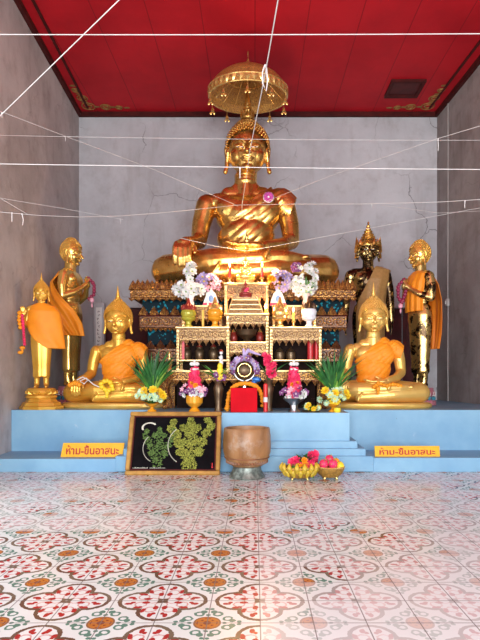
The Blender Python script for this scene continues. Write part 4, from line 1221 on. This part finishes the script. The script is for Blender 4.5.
for s, zt in ((-1,.03),(1,.06)):
    obj('tassel', G().tube([(s*.183,0,zt+.05),(s*.185,0,zt)], .004, 5).ell((s*.187,0,zt-.0),(.03,.03,.02)), MT['org'], t)
t = thing('ring_bowl', (X(244.5,5.72), 5.72, TOP), 'round mirrored chrome bowl standing on edge behind red box, wreathed with orchids', 'bowl')
zc = Z(370,5.72)-TOP
g = G().lathe([(0,-.0),(.06,0),(.055,.015),(.025,.03),(.022,zc-.13),(.05,zc-.115),(0,zc-.11)], n=20)
obj('stand', g, MT['chrome'], t)
obj('rim', G().torus((0,0,zc),.112,.011,36,10,axis='Y'), MT['silver'], t)
obj('bowl', G().lathe([(0,.06),(.05,.052),(.09,.025),(.112,-.01),(.11,-.016),(.085,.012),(.05,.035),(0,.042)], n=32, M=Matrix.Translation((0,0,zc)) @ Matrix.Rotation(-PI/2,4,'X')), MT['bronze'], t)
obj('inner_ring', G().torus((0,-.004,zc),.07,.006,24,6,axis='Y'), MT['goldsm'], t)
wr_ = obj('orchid_bow', G().torus((0,-.02,zc),.125,.028,24,8,axis='Y',a0=0,a1=PI), MT['lav'], t)
for i in range(16):
    a = PI*(i/15)*1.1-.15
    o = bpy.data.objects.new('blossom', BL['lav' if i%3 else 'purp']); COL.objects.link(o); o.parent = t
    o.location = (.135*cos(a), -.045, zc+.13*sin(a)); o.rotation_euler = (PI/2+.1*(i%5-2), 0, i); o.scale = (.042,)*3
obj('ribbon_loop', G().chain([(0,-.02,zc+.15),(.04,-.02,zc+.21),(.11,-.02,zc+.18),(.17,-.03,zc+.16)], [.015,.02,.014,.008], 8).chain([(0,-.02,zc+.15),(-.01,-.02,zc+.22)], [.02,.012], 8), MT['lav'], t)
obj('blue_bow', G().ell((.13,-.02,zc-.10),(.05,.02,.03)).ell((.10,-.03,zc-.13),(.03,.02,.02)), MT['bluef'], t)
# low arrangement at the right
t = thing('flower_arrangement', (X(311,5.42), 5.43, TOP), 'low cluster of green leaves and small yellow flowers right of silver bowl', 'flowers')
obj('tray', G().lathe([(0,0),(.09,0),(.10,.012),(.09,.016),(0,.01)],n=20), MT['bronze'], t)
leaves(t, (0,0,.01), 34, .12, 1.2, MT['green'], 81, .018, .7); blossoms(t, 'yel', 9, (0,-.01,.06), (.12,.06,.035), .026, 82); blossoms(t, 'pgreen', 5, (0,-.02,.05), (.10,.06,.03), .028, 83)
t = thing('yellow_cup', (X(337,5.42), 5.41, TOP), 'small yellow cup under the right amber flower bowl', 'cup')
obj('cup', G().lathe([(0,0),(.03,0),(.038,.02),(.036,.045),(.03,.045),(0,.01)],n=16), MT['yel'], t)
# upper flowers: white lilies left, white blossoms right, orchids beside
def upper(px, d, z0, label, specs, vmat, vprof, group=None):
    t = thing('flower_vase', (X(px,d), d, z0), label, 'flowers', group)
    vase(t, vprof, vmat)
    for sp in specs: sp(t)
    return t
vw = [(0,0),(.04,0),(.045,.03),(.035,.07),(.05,.13),(.055,.14),(.04,.14),(0,.12)]
def L_(key,n,c,r,s,seed): return lambda t: blossoms(t,key,n,c,r,s,seed)
def V_(b,n,L,sp,m,seed,w=.014): return lambda t: leaves(t,b,n,L,sp,MT[m],seed,w)
upper(190.5, 6.345, zE, 'tall white lily bouquet in white vase, left of the altar', [L_('wht',22,(-.02,-.01,.20),(.17,.07,.09),.062,91), L_('wht',13,(.0,0,.38),(.05,.04,.15),.05,92), V_((0,0,.12),22,.18,1.2,'green',93,.02)], MT['porc'], vw, 'white bouquets')
upper(306, 6.345, zE, 'loose white blossom sprays in pale pink vase, right of the altar', [L_('wht',18,(-.07,0,.24),(.11,.06,.10),.05,94), L_('wht',22,(.03,0,.32),(.12,.06,.20),.05,95), L_('wht',5,(-.02,0,.47),(.09,.03,.03),.04,99), L_('pgreen',4,(0,0,.16),(.1,.05,.02),.03,96), V_((0,0,.12),26,.26,.9,'green',97,.014)], MT['pinkv'], vw, 'white bouquets')
def orch(px, d, z0, zc_, label, k, seed, extra=None):
    t = thing('orchid_bouquet', (X(px,d), d, z0), label, 'flowers', 'orchid bouquets beside the white flowers')
    vase(t, [(0,0),(.03,0),(.03,.04),(.02,.1),(.03,.16),(.02,.16),(0,.15)], MT['wht'])
    obj('stems', G().tube([(0,0,.15),(-.02,0,.3)], .004, 6).tube([(0,0,.15),(.05,0,.3)], .004, 6), MT['green'], t)
    blossoms(t, 'lav', 7, (0,-.02,.30), (.11,.04,.10), .065, seed); blossoms(t, k, 7, (.02,-.01,.28), (.15,.05,.11), .06, seed+1)
    leaves(t, (0,0,.15), 8, .16, .9, MT['greend'], seed+2, .014)
    if extra: extra(t)
orch(208, 6.38, zE, 0, 'pink and lavender orchids right of the white lilies', 'pink', 101)
orch(280, 6.38, zE, 0, 'lavender orchids with dark purple spray left of the white sprays', 'lav', 111, lambda t: (blossoms(t,'purp',12,(.20,0,.46),(.07,.03,.05),.04,115), blossoms(t,'org',2,(-.10,-.02,.33),(.02,.02,.02),.06,117)))
# ---------------------------------------------------------------- signs with the writing of the photograph
FONT_TXT = 'ห้าม-ขึ้นอาสนะ'
def text_mesh(body, size, mat, parent, name='lettering', ext=.001, fit=None):
    c = bpy.data.curves.new('t', 'FONT'); c.body = body; c.size = size; c.extrude = ext; c.offset = .0022; c.align_x = 'CENTER'; c.align_y = 'CENTER'
    o = bpy.data.objects.new('t', c); COL.objects.link(o)
    dg = bpy.context.evaluated_depsgraph_get(); dg.update()
    me = bpy.data.meshes.new_from_object(o.evaluated_get(dg)); bpy.data.objects.remove(o)
    xs = [v.co.x for v in me.vertices]; ys = [v.co.y for v in me.vertices]
    if xs:
        cx, cy = (min(xs)+max(xs))/2, (min(ys)+max(ys))/2
        sx = sy = 1
        if fit: sx = fit[0]/(max(xs)-min(xs)); sy = fit[1]/(max(ys)-min(ys))
        for v in me.vertices: v.co.x = (v.co.x-cx)*sx; v.co.y = (v.co.y-cy)*sy
    me.materials.clear(); me.materials.append(mat)
    r = bpy.data.objects.new(name, me); COL.objects.link(r); r.parent = parent; r.rotation_euler = (PI/2,0,0)
    return r
MT['signy'] = simple('yellow_sign_board', (.80,.40,.004), .6, var=.08)
MT['signr'] = simple('red_sign_lettering', (.42,.015,.01), .6, var=.1)
def sign(px0, px1, pyb, pyt, d, z, label, slant):
    x0, x1 = X(px0,d), X(px1,d); h = Z(pyt,d)-z
    t = thing('notice_sign', ((x0+x1)/2, d, z), label, 'sign', 'yellow notices on the blue step', rx=-.16)
    w = (x1-x0)/2
    obj('board', G().prism([(-w-slant,0),(w-slant,0),(w,h),(-w,h)], 0, .012), MT['signy'], t, smooth=False)
    o = text_mesh(FONT_TXT, .1, MT['signr'], t, fit=(w*1.72,h*.66)); o.location = (-slant/2,-.001,h*.5)
    obj('prop', G().box(-.02,.02,.012,.05,0,h*.6), MT['dark'], t, smooth=False).rotation_euler = (.1,0,0)
sign(62.5, 124, 458, 443, 5.36, .129, 'yellow board with red Thai lettering on left blue step', .02)
sign(375, 440, 459.5, 446, 5.32, .139, 'yellow board with red Thai lettering on right blue step', .0)

# ---------------------------------------------------------------- framed picture
fw0, fw1 = X(124.3,5.05), X(220,5.05)
hgt = .635; lean = math.asin(.245/hgt)
t = thing('framed_picture', ((fw0+fw1)/2, 5.055, .002), 'gold framed picture of leafy golden-green tree ornaments on black, leaning on the step', 'picture', rx=-lean)
w = (fw1-fw0)/2; b = .045
g = G()
def bar(x0,x1,z0,z1): g.bbox(x0,x1,-.004,.03,z0,z1,.008)
fr = obj('frame', G().bbox(-w,w,-.004,.028,0,b,.008).bbox(-w,w,-.004,.028,hgt-b,hgt,.008).bbox(-w,-w+b,-.004,.028,b,hgt-b,.008).bbox(w-b,w,-.004,.028,b,hgt-b,.008), MT['frame'], t, smooth=False)
i = .012
obj('slip', G().box(-w+b,w-b,.002,.02,b,b+i).box(-w+b,w-b,.002,.02,hgt-b-i,hgt-b).box(-w+b,-w+b+i,.002,.02,b+i,hgt-b-i).box(w-b-i,w-b,.002,.02,b+i,hgt-b-i), MT['maroon'], fr, smooth=False)
obj('backing', G().box(-w+b-.005,w-b+.005,.010,.022,b-.005,hgt-b+.005), MT['print'], t, smooth=False)
leafm = simple('printed_leaf', (.26,.28,.05), .8, var=.8, scale=90, spec=.1); leafd = simple('printed_leaf_dark', (.10,.17,.045), .8, var=.7, scale=90, spec=.1)
rnd = random.Random(5)
def tree(cx, z0, sc, mat, n):
    g = G()
    # trunk of stacked tufts with side branches: printed shapes lying flat on the picture
    tufts = [(0,.03,.05),(0,.08,.06),(.0,.14,.06),(0,.20,.055),(0,.26,.045),(0,.31,.03),(0,.35,.018),(-.06,.12,.03),(.065,.12,.03),(-.08,.18,.03),(.085,.19,.032),(-.10,.24,.035),(.11,.25,.03),(-.13,.28,.03),(.14,.30,.028),(-.12,.33,.02),(.12,.34,.022),(-.05,.29,.02),(.05,.29,.02)]
    for (x,z,r) in tufts:
        for k in range(n):
            a = rnd.uniform(0,2*PI); q = r*math.sqrt(rnd.random()); px_, pz_ = cx+sc*(x+q*cos(a)), z0+sc*(z+q*sin(a))
            th = rnd.uniform(0,PI); s_ = sc*rnd.uniform(.008,.016); c_, n_ = cos(th), sin(th)
            v = [(px_+s_*c_,0,pz_+s_*n_),(px_-.4*s_*n_,0,pz_+.4*s_*c_),(px_-s_*c_,0,pz_-s_*n_),(px_+.4*s_*n_,0,pz_-.4*s_*c_)]
            o = rnd.choice((.0092,.0088,.0084)); g.add([(a_,o,c) for a_,_,c in v],[(0,1,2,3)])
    return obj('printed_tree', g, mat, t, smooth=False, recalc=False)
tree(-.15, .09, 1.05, leafd, 34); tree(.15, .06, 1.42, leafm, 70)
wl_ = simple('printed_arc', (.55,.55,.45), .6)
obj('printed_arc', G().torus((.14,.009,.30),.20,.004,30,4,axis='Y',a0=PI*.72,a1=PI*1.32), wl_, t)
obj('printed_arc', G().torus((-.15,.009,.27),.15,.0035,30,4,axis='Y',a0=PI*.75,a1=PI*1.35), wl_, t)
g = G()
for k in range(26):
    a = PI*.25+PI*.9*k/26; g.ell((-.25+.07*cos(a),.009,.47+.05*sin(a)),(.010,.0008,.007),6,4)
obj('printed_blossom', g, wl_, t)
# illegible caption line: small pale strokes of the same length
g = G(); x = -w+.07
for k in range(34):
    ww = rnd.choice((.006,.008,.005)); hh = rnd.choice((.008,.008,.012))
    if k not in (16,17,): g.box(x,x+ww*.7,.008,.0095,.066,.066+hh)
    x += ww+.003
obj('printed_caption', g, wl_, t, smooth=False)
obj('printed_seal', G().box(w-.085,w-.07,.008,.0095,.07,.085).box(w-.082,w-.074,.008,.0095,.09,.12), MT['red'], t, smooth=False)

# ---------------------------------------------------------------- big offering jar on the floor
MT['drum'] = None
def jar_mat():
    m = Mat('aged_tan_wood'); n = m.noise(3,5,.6,m.coord(scale=(1.5,1.5,.5)),dist=.5)
    c = m.mix(n.ss(.3,.7), (.18,.075,.022), (.38,.19,.075))
    x,y,z = m.xyz()
    c = m.mix(m.noise(6,5,.7).ss(.5,.72)*.6, c, (.42,.34,.27))
    c = m.mix(m.noise(18,5,.7,m.coord(scale=(1,1,.3))).ss(.68,.76)*.8, c, (.10,.05,.03))
    m.set(base=c, rough=.42); m.bump(n, .2, .01); return m.m
JD = 4.97
t = thing('offering_jar', (X(247,JD), JD, 0), 'large aged tan wooden jar with dark mouth on grey metal foot, on tiled floor', 'jar')
j = lambda py: Z(py, JD)+.0
r0 = 24*JD/F
zt = Z(427.5,JD); 
obj('body', G().lathe([(0,.10),(r0*.55,.10),(r0*.74,.125),(r0*.90,.175),(r0*.985,.24),(r0*1.0,.31),(r0*.985,.39),(r0*.95,zt-.006),(r0*.93,zt),(r0*.89,zt-.002),(r0*.87,zt-.03),(r0*.88,.3),(r0*.7,.16),(0,.15)], n=56), jar_mat(), t)
g = G()
for k in range(44):
    g.petal(0,-r0*.87,.135,.026,.045,.012,Matrix.Rotation(2*PI*k/44,4,'Z') @ Matrix.Translation((0,r0*.04,0)))
g.torus((0,0,.19),r0*.925,.006,48,6)
obj('carved_band', g, simple('carved_band', (.22,.09,.04), .5, var=.4), t)
obj('interior', G().lathe([(r0*.86,zt-.04),(r0*.80,zt-.06),(0,zt-.08)], n=40), MT['dark'], t)
obj('foot', G().lathe([(0,0),(r0*.74,0),(r0*.76,.012),(r0*.70,.03),(r0*.60,.07),(r0*.58,.10),(r0*.62,.115),(0,.115)], n=40), simple('patinated_metal', (.24,.27,.24), .5, .6, .6, 25), t)

# ---------------------------------------------------------------- fruit baskets on the floor
MT['banana'] = simple('banana_skin', (.60,.42,.03), .45, var=.35, scale=30)
MT['basket'] = simple('woven_gold_basket', (.32,.17,.03), .5, var=.4, scale=60)
def basket(px, d, wpx, label, seed):
    t = thing('fruit_basket', (X(px,d), d, 0), label, 'basket', 'fruit baskets on the floor')
    R = wpx/2*d/F; g = G()
    g.lathe([(0,.02),(R*.55,.02),(R*.8,.05),(R*.98,.10),(R*1.0,.115),(R*.93,.11),(R*.7,.06),(0,.04)], n=32, sy=.8)
    b = obj('basket', g, MT['basket'], t)
    g = G().torus((0,0,.112),R*.97,.007,36,6,sz=.8)
    obj('rim', g, MT['goldsm'], b)
    for k in range(4):
        a = PI/4+PI/2*k; obj('foot', G().cap((R*.5*cos(a),R*.4*sin(a),.028),(R*.58*cos(a),R*.46*sin(a),.009),.009,.009), MT['goldsm'], b)
    return t, R
t, R = basket(299.5, 4.86, 37, 'basket of small ripe bananas with red flowers, left of the two by the jar', 3)
def banana_mesh():
    g = G(); pts = []; rs = []
    for k in range(8):
        f = k/7; a = -.6+1.2*f; pts.append((0,-.06*cos(a)+.055, .055*f*1.9)); rs.append(.0135*math.sin(PI*min(.93,max(.12,f*.85+.1)))+.002)
    g.chain(pts, rs, 8); me = g.mesh('banana'); me.materials.append(MT['banana']); shade(me); return me
bm_ = banana_mesh()
for row, (n, z, rr) in enumerate(((7,.035,.80),(8,.072,.95))):
    for k in range(n):
        a = PI+PI*(k+.5)/n
        o = bpy.data.objects.new('banana', bm_); COL.objects.link(o)
        o.location = Vector(t.location)+Vector((R*rr*cos(a), R*rr*.85*sin(a), z)); o.rotation_euler = (0, .30*cos(a), a+PI/2); o.scale = (1.5,1.4,.80)
        tag(o, 'small ripe banana lying in the left fruit basket among its bunch', 'banana', 'bananas in the left fruit basket')
ff = thing('flower_offering', Vector(t.location)+Vector((.02,.0,.10)), 'red and orange flowers with long green leaves on top of banana basket', 'flowers')
obj('mound', G().ell((0,.0,.02),(.11,.08,.06),16,10), MT['green'], ff)
blossoms(ff, 'hot', 20, (.0,-.01,.05), (.13,.07,.06), .038, 201); blossoms(ff, 'org', 8, (.02,-.03,.05), (.10,.05,.05), .03, 202)
leaves(ff, (.02,0,.03), 22, .16, 1.1, MT['greend'], 203, .014, tilt=-.1)
t2, R2 = basket(330, 4.88, 30, 'basket of red dragon fruit and mixed fruit, right of the banana basket', 4)
for k, (dx, dy, dz, r, m, nm, lb) in enumerate(((-.06,-.03,.13,.045,'hot','dragon_fruit','left red dragon fruit in right basket'),(.02,-.05,.135,.045,'hot','dragon_fruit','middle red dragon fruit in right basket, near front'),(.0,.04,.16,.045,'hot','dragon_fruit','rear red dragon fruit heaped in right basket'),(.085,-.03,.115,.04,'yel','mango','yellow mango at right edge of right basket'),(.06,.03,.14,.038,'org','orange_fruit','orange citrus fruit at back of right basket'),(-.03,.03,.13,.036,'yel','pear','pale yellow pear at back left of right basket'))):
    tt = thing(nm, Vector(t2.location)+Vector((dx,dy,dz-r*.7)), lb, 'fruit', 'fruit in the right basket')
    obj('flesh', G().ell((0,0,r*.9),(r*.95,r*.9,r),16,12), MT[m], tt)
    if nm == 'dragon_fruit':
        g = G()
        for q in range(14):
            z = 1-2*(q+.5)/14; rr = math.sqrt(1-z*z); a = q*2.4; p = Vector((rr*cos(a)*r*.9, rr*sin(a)*r*.85, r*.9+z*r*.95))
            g.add([p+Vector((-.006,0,0)),p+Vector((.006,0,0)),p+Vector((rr*cos(a)*.012,rr*sin(a)*.012,.018))],[(0,1,2)])
        obj('scale_leaf', g, MT['greenl'], tt, recalc=False, smooth=False)
    else: obj('stalk', G().tube([(0,0,r*1.85),(.003,0,r*2.1)],.003,6), MT['greend'], tt)
rz_ = thing('red_rose_bloom', Vector((X(313.5,4.9), 4.93, .0)), 'large dark red bloom with leaves standing between the two fruit baskets', 'flowers')
obj('stem', G().tube([(0,0,0),(.0,0,.17)],.006,6), MT['green'], rz_)
obj('bud', G().ell((0,0,.19),(.05,.045,.055),16,12), MT['hot'], rz_)
blossoms(rz_, 'hot', 9, (0,-.01,.20), (.045,.035,.05), .04, 211)
leaves(rz_, (-.01,0,.12), 6, .20, .9, MT['greend'], 212, .015, tilt=-.5)

# ---------------------------------------------------------------- purple rosette on the great statue's chest
def at(px, py, d): return P(px, py, d)
t = thing('purple_rosette', P(268.5,197.5,6.80), 'small purple and white rosette pinned on the chest of colossal statue', 'rosette')
obj('disc', G().lathe([(0,0),(.065,0),(.07,.008),(.06,.018),(0,.02)],n=24,M=Matrix.Rotation(PI/2,4,'X')), MT['wht'], t)
g = G()
for k in range(10):
    a = 2*PI*k/10; g.ell((.045*cos(a),-.024,.045*sin(a)),(.02,.008,.02),8,5)
g.torus((0,-.024,0),.02,.007,14,6,axis='Y')
obj('ribbon', g, simple('rosette_purple', (.45,.05,.30), .5), t)
t = thing('gold_chedi_offering', P(246.5,262,6.42)*1, 'slender gold spired offering in the lap of colossal statue', 'ornament')
t.location.z = BB+.46; t.location.y = 6.62; t.scale = (.62,.62,.62)
obj('spire', G().lathe([(0,0),(.13,0),(.10,.03),(.11,.05),(.06,.07),(.07,.11),(.035,.15),(.04,.18),(.015,.23),(.002,.36)],n=20), MT['goldsm'], t)

# ---------------------------------------------------------------- sacred cotton strings
def sag(p0, p1, s, n=24):
    p0, p1 = Vector(p0), Vector(p1)
    return [p0.lerp(p1, k/n)-Vector((0,0,s*4*(k/n)*(1-k/n))) for k in range(n+1)]
def lx(y): return wl(y)+.004
def rx_(y): return wr(y)-.004
def hit(px, py, d, px2, py2, d2, side):
    # prolong the line through two points until it meets a side wall
    a, b = P(px,py,d), P(px2,py2,d2); f = wl if side == 'L' else wr
    lo = 0; dirv = (b-a); t_ = 1.0
    for _ in range(60):
        p = a+dirv*t_; err = p.x-f(p.y); t_ -= err/(dirv.x-K*dirv.y)
    return a+dirv*t_
def string(pts, r, label, knots=(), group='white cotton strings strung across the hall'):
    o0 = pts[0]; t = thing('cotton_string', (0,0,0), label, 'string', group); t.location = o0
    rel = [Vector(p)-Vector(o0) for p in pts]
    r *= .62
    obj('cord', G().tube(rel, r, 6), MT['string'], t)
    for (p, l, ang) in knots:
        q = Vector(p)-Vector(o0)
        g = G().ell(q, (r*2.6,r*2.6,r*2.6), 8, 6).tube([q, q+Vector((sin(ang)*l*.4,0,-l*.5)), q+Vector((sin(ang)*l*.2,0,-l))], [r*1.5,r*1.3,r*.9], 6)
        if l > .1: g.tube([q, q+Vector((-.03,0,-l*.3)), q+Vector((-.02,0,-l*.55))], r, 5)
        obj('knot', g, MT['string'], t)
    return t
def wallstring(pa, pb, r, s, label, knots=()):
    L = hit(*pb, *pa, 'L'); Rr = hit(*pa, *pb, 'R')
    return string(sag(L, Rr, s), r, label, knots)
wallstring((0,33,3.2), (480,31.5,3.2), .0042, .015, 'uppermost white string, running level across the red ceiling')
wallstring((0,135,5.0), (480,139,5.0), .0028, .02, 'thin white string crossing the great statue at eye level', [(P(65,136,5.0),.05,.3)])
wallstring((0,163,3.6), (480,168,3.6), .0042, .012, 'white string running level below the chin of great statue', [(P(240,168,3.6),.07,.0)])
# sagging one
L = hit(240,207,6.2, 80,217,5.2,'L'); Rr = hit(240,207,6.0, 400,204,4.6,'R')
string([P(x,y,d) for x,y,d in ((-60,207,4.0),(0,212,4.2),(40,215.5,4.5),(80,217,4.9),(120,216,5.3),(160,213,5.7),(200,209,6.1),(238,205,6.5),(300,204,6.0),(360,204,5.3),(440,202,4.6),(480,199.5,4.2),(540,195,3.9))], .004,
    'sagging white string with hanging knots at shoulder height of great statue', [(P(12,213,4.25),.07,.0),(P(22,214,4.3),.09,.3),(P(372,204,5.2),.04,.1),(P(465,201,4.4),.06,-.1)])
string([hit(240,192,6.6, 5,113,3.6,'L'), P(5,113,3.6), P(65,136,4.4), P(155,170,5.6), P(238,206,6.5)], .0034, 'white string slanting down from upper left wall to the great statue hand', [(P(2,113,3.55),.03,0)])
string([hit(240,192,6.6, 480,126,3.6,'R'), P(480,126,3.6), P(438,138.5,4.0), P(330,176,5.4), P(262,203,6.5)], .0032, 'white string slanting down from upper right wall to the great statue chest', [(P(438,139,4.0),.09,.05)])
p_ = P(119,0,3.0); q_ = P(3,113,3.5); dd_ = (p_-q_).normalized()
top_ = p_ + dd_*((CEIL-p_.z)/dd_.z)
string([top_, p_, q_, hit(119,0,3.0, 3,113,3.5,'L')], .0048, 'thick white string rising steeply from upper left wall to the red ceiling')
p_ = P(278,0,2.6); q_ = P(265,75,3.2); top_ = Vector((p_.x+.08, 2.45, CEIL))
st = string([top_, p_, q_, P(258,110,3.7), P(250,150,4.4), P(246,180,5.2), P(242,205,6.2), P(242,216,6.55)], .0055, 'thickest white string hanging from the ceiling down past the great statue face')
kq = P(265,76,3.2)-st.location
obj('knot', G().tube([kq+Vector(v)*.75 for v in ((0,0,.09),(-.02,0,.03),(-.018,0,-.06),(.01,0,-.12),(.02,0,-.04),(.012,0,.06),(0,0,.09))], .0045, 6), MT['string'], st)
L = hit(120,219,5.2, 0,198,4.2,'L')
string([L, P(0,198,4.2), P(60,208,4.7), P(123,219.5,5.2)], .0024, 'thin short white string above the sagging one near left corner', [(P(120,219,5.2),.05,.3)])
string([hit(30,214,4.35, 0,198,4.1,'L'), P(0,198,4.1), P(28,214.5,4.35)], .0026, 'very short white string tied to left end of sagging one')
string([hit(370,212,5.4, 480,211,3.8,'R'), P(480,211,3.8), P(440,213,4.4), P(380,205,5.2)], .0022, 'thin faint white string at far right below the sagging one')
string([P(180,238,6.35), P(215,246,6.38), P(246,251,6.4), P(275,246,6.38), P(322,237,6.4), hit(246,251,6.4, 322,237,6.4,'R')], .0045, 'white string draped across the great statue lap above the candles')

# ---------------------------------------------------------------- wiring on the right wall
def wx(py, d): return Vector((wr(d)-.012, d, Z(py,d)))
dwy = 8.05
t = thing('wall_cable', (wr(dwy)-.012, dwy, 0), 'thin pale cable running down right wall from ceiling to platform', 'cable')
obj('cable', G().tube([(0,0,CEIL-.08),(.0,0,3.4),(0,.01,2.2),(0,0,2.1)], .007, 6).tube([(0,0,2.0),(0,.01,1.2),(0,0,TOP)], .007, 6), MT['wire'], t)
t = thing('switch_box', (wr(dwy)-.002, dwy, 2.0), 'small grey switch box fixed on right wall cable', 'switch')
obj('box', G().bbox(-.045,.0,-.04,.04,0,.11,.006), MT['wire'], t, smooth=False)
obj('switch', G().bbox(-.055,-.045,-.014,.014,.03,.08,.003), MT['white'], t, smooth=False)
# pale decorated strip standing by the left doorway
t = thing('inscribed_post', (X(98.5,8.2), 8.2, TOP), 'narrow pale grey post with worn writing beside the left red doorway', 'post')
w2 = .085
obj('post', G().bbox(-w2,w2,0,.09,0,dt-TOP+.05,.01), MT['wall'], t, smooth=False)
g = G(); rnd = random.Random(9)
obj('panel', G().box(-.04,.05,-.006,0,.5,dt-TOP-.03), MT['white'], t, smooth=False)
for k in range(13): g.torus((.005+.012*sin(k*2),-.008,dt-TOP-.10-.055*k),.013,.0035,10,4,axis='Y',a0=.3*k,a1=.3*k+4)
obj('worn_marks', g, MT['maroon'], t)
# garlands and cord lying on the two seated statues
def loose(name, label, pts, r, mat, tass=None, cat='garland'):
    o0 = Vector(pts[0]); t = thing(name, o0, label, cat)
    garland(t, [Vector(p)-o0 for p in pts], r, mat, 'flower_string')
    if tass is not None:
        q = Vector(tass)-o0; obj('tassel', G().ell(q,(.025,.018,.03)).ell(q+Vector((0,0,-.04)),(.018,.014,.02)), mat, t)
loose('yellow_garland', 'yellow flower garland over the lap of left seated Buddha', [P(101,384,6.03),P(106,380,6.06),P(111,383,6.03),P(113,389,6.0),P(107,391,5.99),P(102,387,6.0)], .028, MT['yel'], P(107,393,5.985))
loose('orange_garland', 'orange marigold garland over the lap of right seated Buddha', [P(374,387,6.03),P(379,383,6.06),P(386,386,6.03),P(394,384,6.05),P(403,387,6.10)], .024, MT['org'], P(378,389,6.0))
loose('orange_garland', 'short orange garland on the knee hand of left seated Buddha', [P(70,385,6.0),P(75,383,5.98),P(79,385,5.96)], .026, MT['org'])
t = thing('white_cord', P(80,380,6.0), 'loose white cord looped over the knee hand of left seated Buddha', 'cord')
o0 = Vector(t.location)
pp = [P(x,y,d)-o0 for x,y,d in ((77,380,6.02),(83,377,6.03),(88,380,6.0),(84,384,5.99),(80,381,5.99),(86,378,6.01),(93,384,6.02),(99,387,6.02),(104,385,6.02))]
obj('cord', G().tube(pp, .007, 6), MT['wht'], t)
# ---------------------------------------------------------------- camera, light
cam = bpy.data.cameras.new('camera'); co = bpy.data.objects.new('camera', cam); COL.objects.link(co)
co.location = (0,0,H); co.rotation_euler = (PI/2,0,0)
cam.sensor_fit = 'VERTICAL'; cam.sensor_height = 36; cam.sensor_width = 27; cam.lens = F/640*36
cam.shift_x = -15/640; cam.shift_y = 58/640
cam.clip_start = .05
scene.camera = co
def area(name, loc, rot, sx, sy, power, col):
    l = bpy.data.lights.new(name, 'AREA'); l.shape = 'RECTANGLE'; l.size = sx; l.size_y = sy; l.energy = power; l.color = col
    o = bpy.data.objects.new(name, l); COL.objects.link(o); o.location = loc; o.rotation_euler = rot; return o
# daylight through the three doorways behind the visitor
for a, b in ops:
    area('doorway_daylight', ((a+b)/2, Y0-.05, 1.7), (PI/2+.10, 0, 0), b-a, 3.1, 350*(b-a)/1.5, (.91,.965,1))
# fill lamps added outside the unseen side openings to brighten floor and statues
area('side_doorway_daylight', (wl(3)-.25, 3.0, 1.35), (PI/2-.1, 0, -PI/2), 2.3, 2.4, 75, (.90,.96,1))
area('side_doorway_daylight', (wr(3)+.25, 3.0, 1.35), (PI/2-.1, 0, PI/2), 2.3, 2.4, 30, (.90,.96,1))
w = bpy.data.worlds.new('world'); scene.world = w; w.use_nodes = True
bg = w.node_tree.nodes['Background']; bg.inputs[0].default_value = (.85,.92,1,1); bg.inputs[1].default_value = 1.0
vs = scene.view_settings; vs.view_transform = 'Standard'; vs.look = 'None'; vs.gamma = 1; vs.use_curve_mapping = False
vs.exposure = EXPO
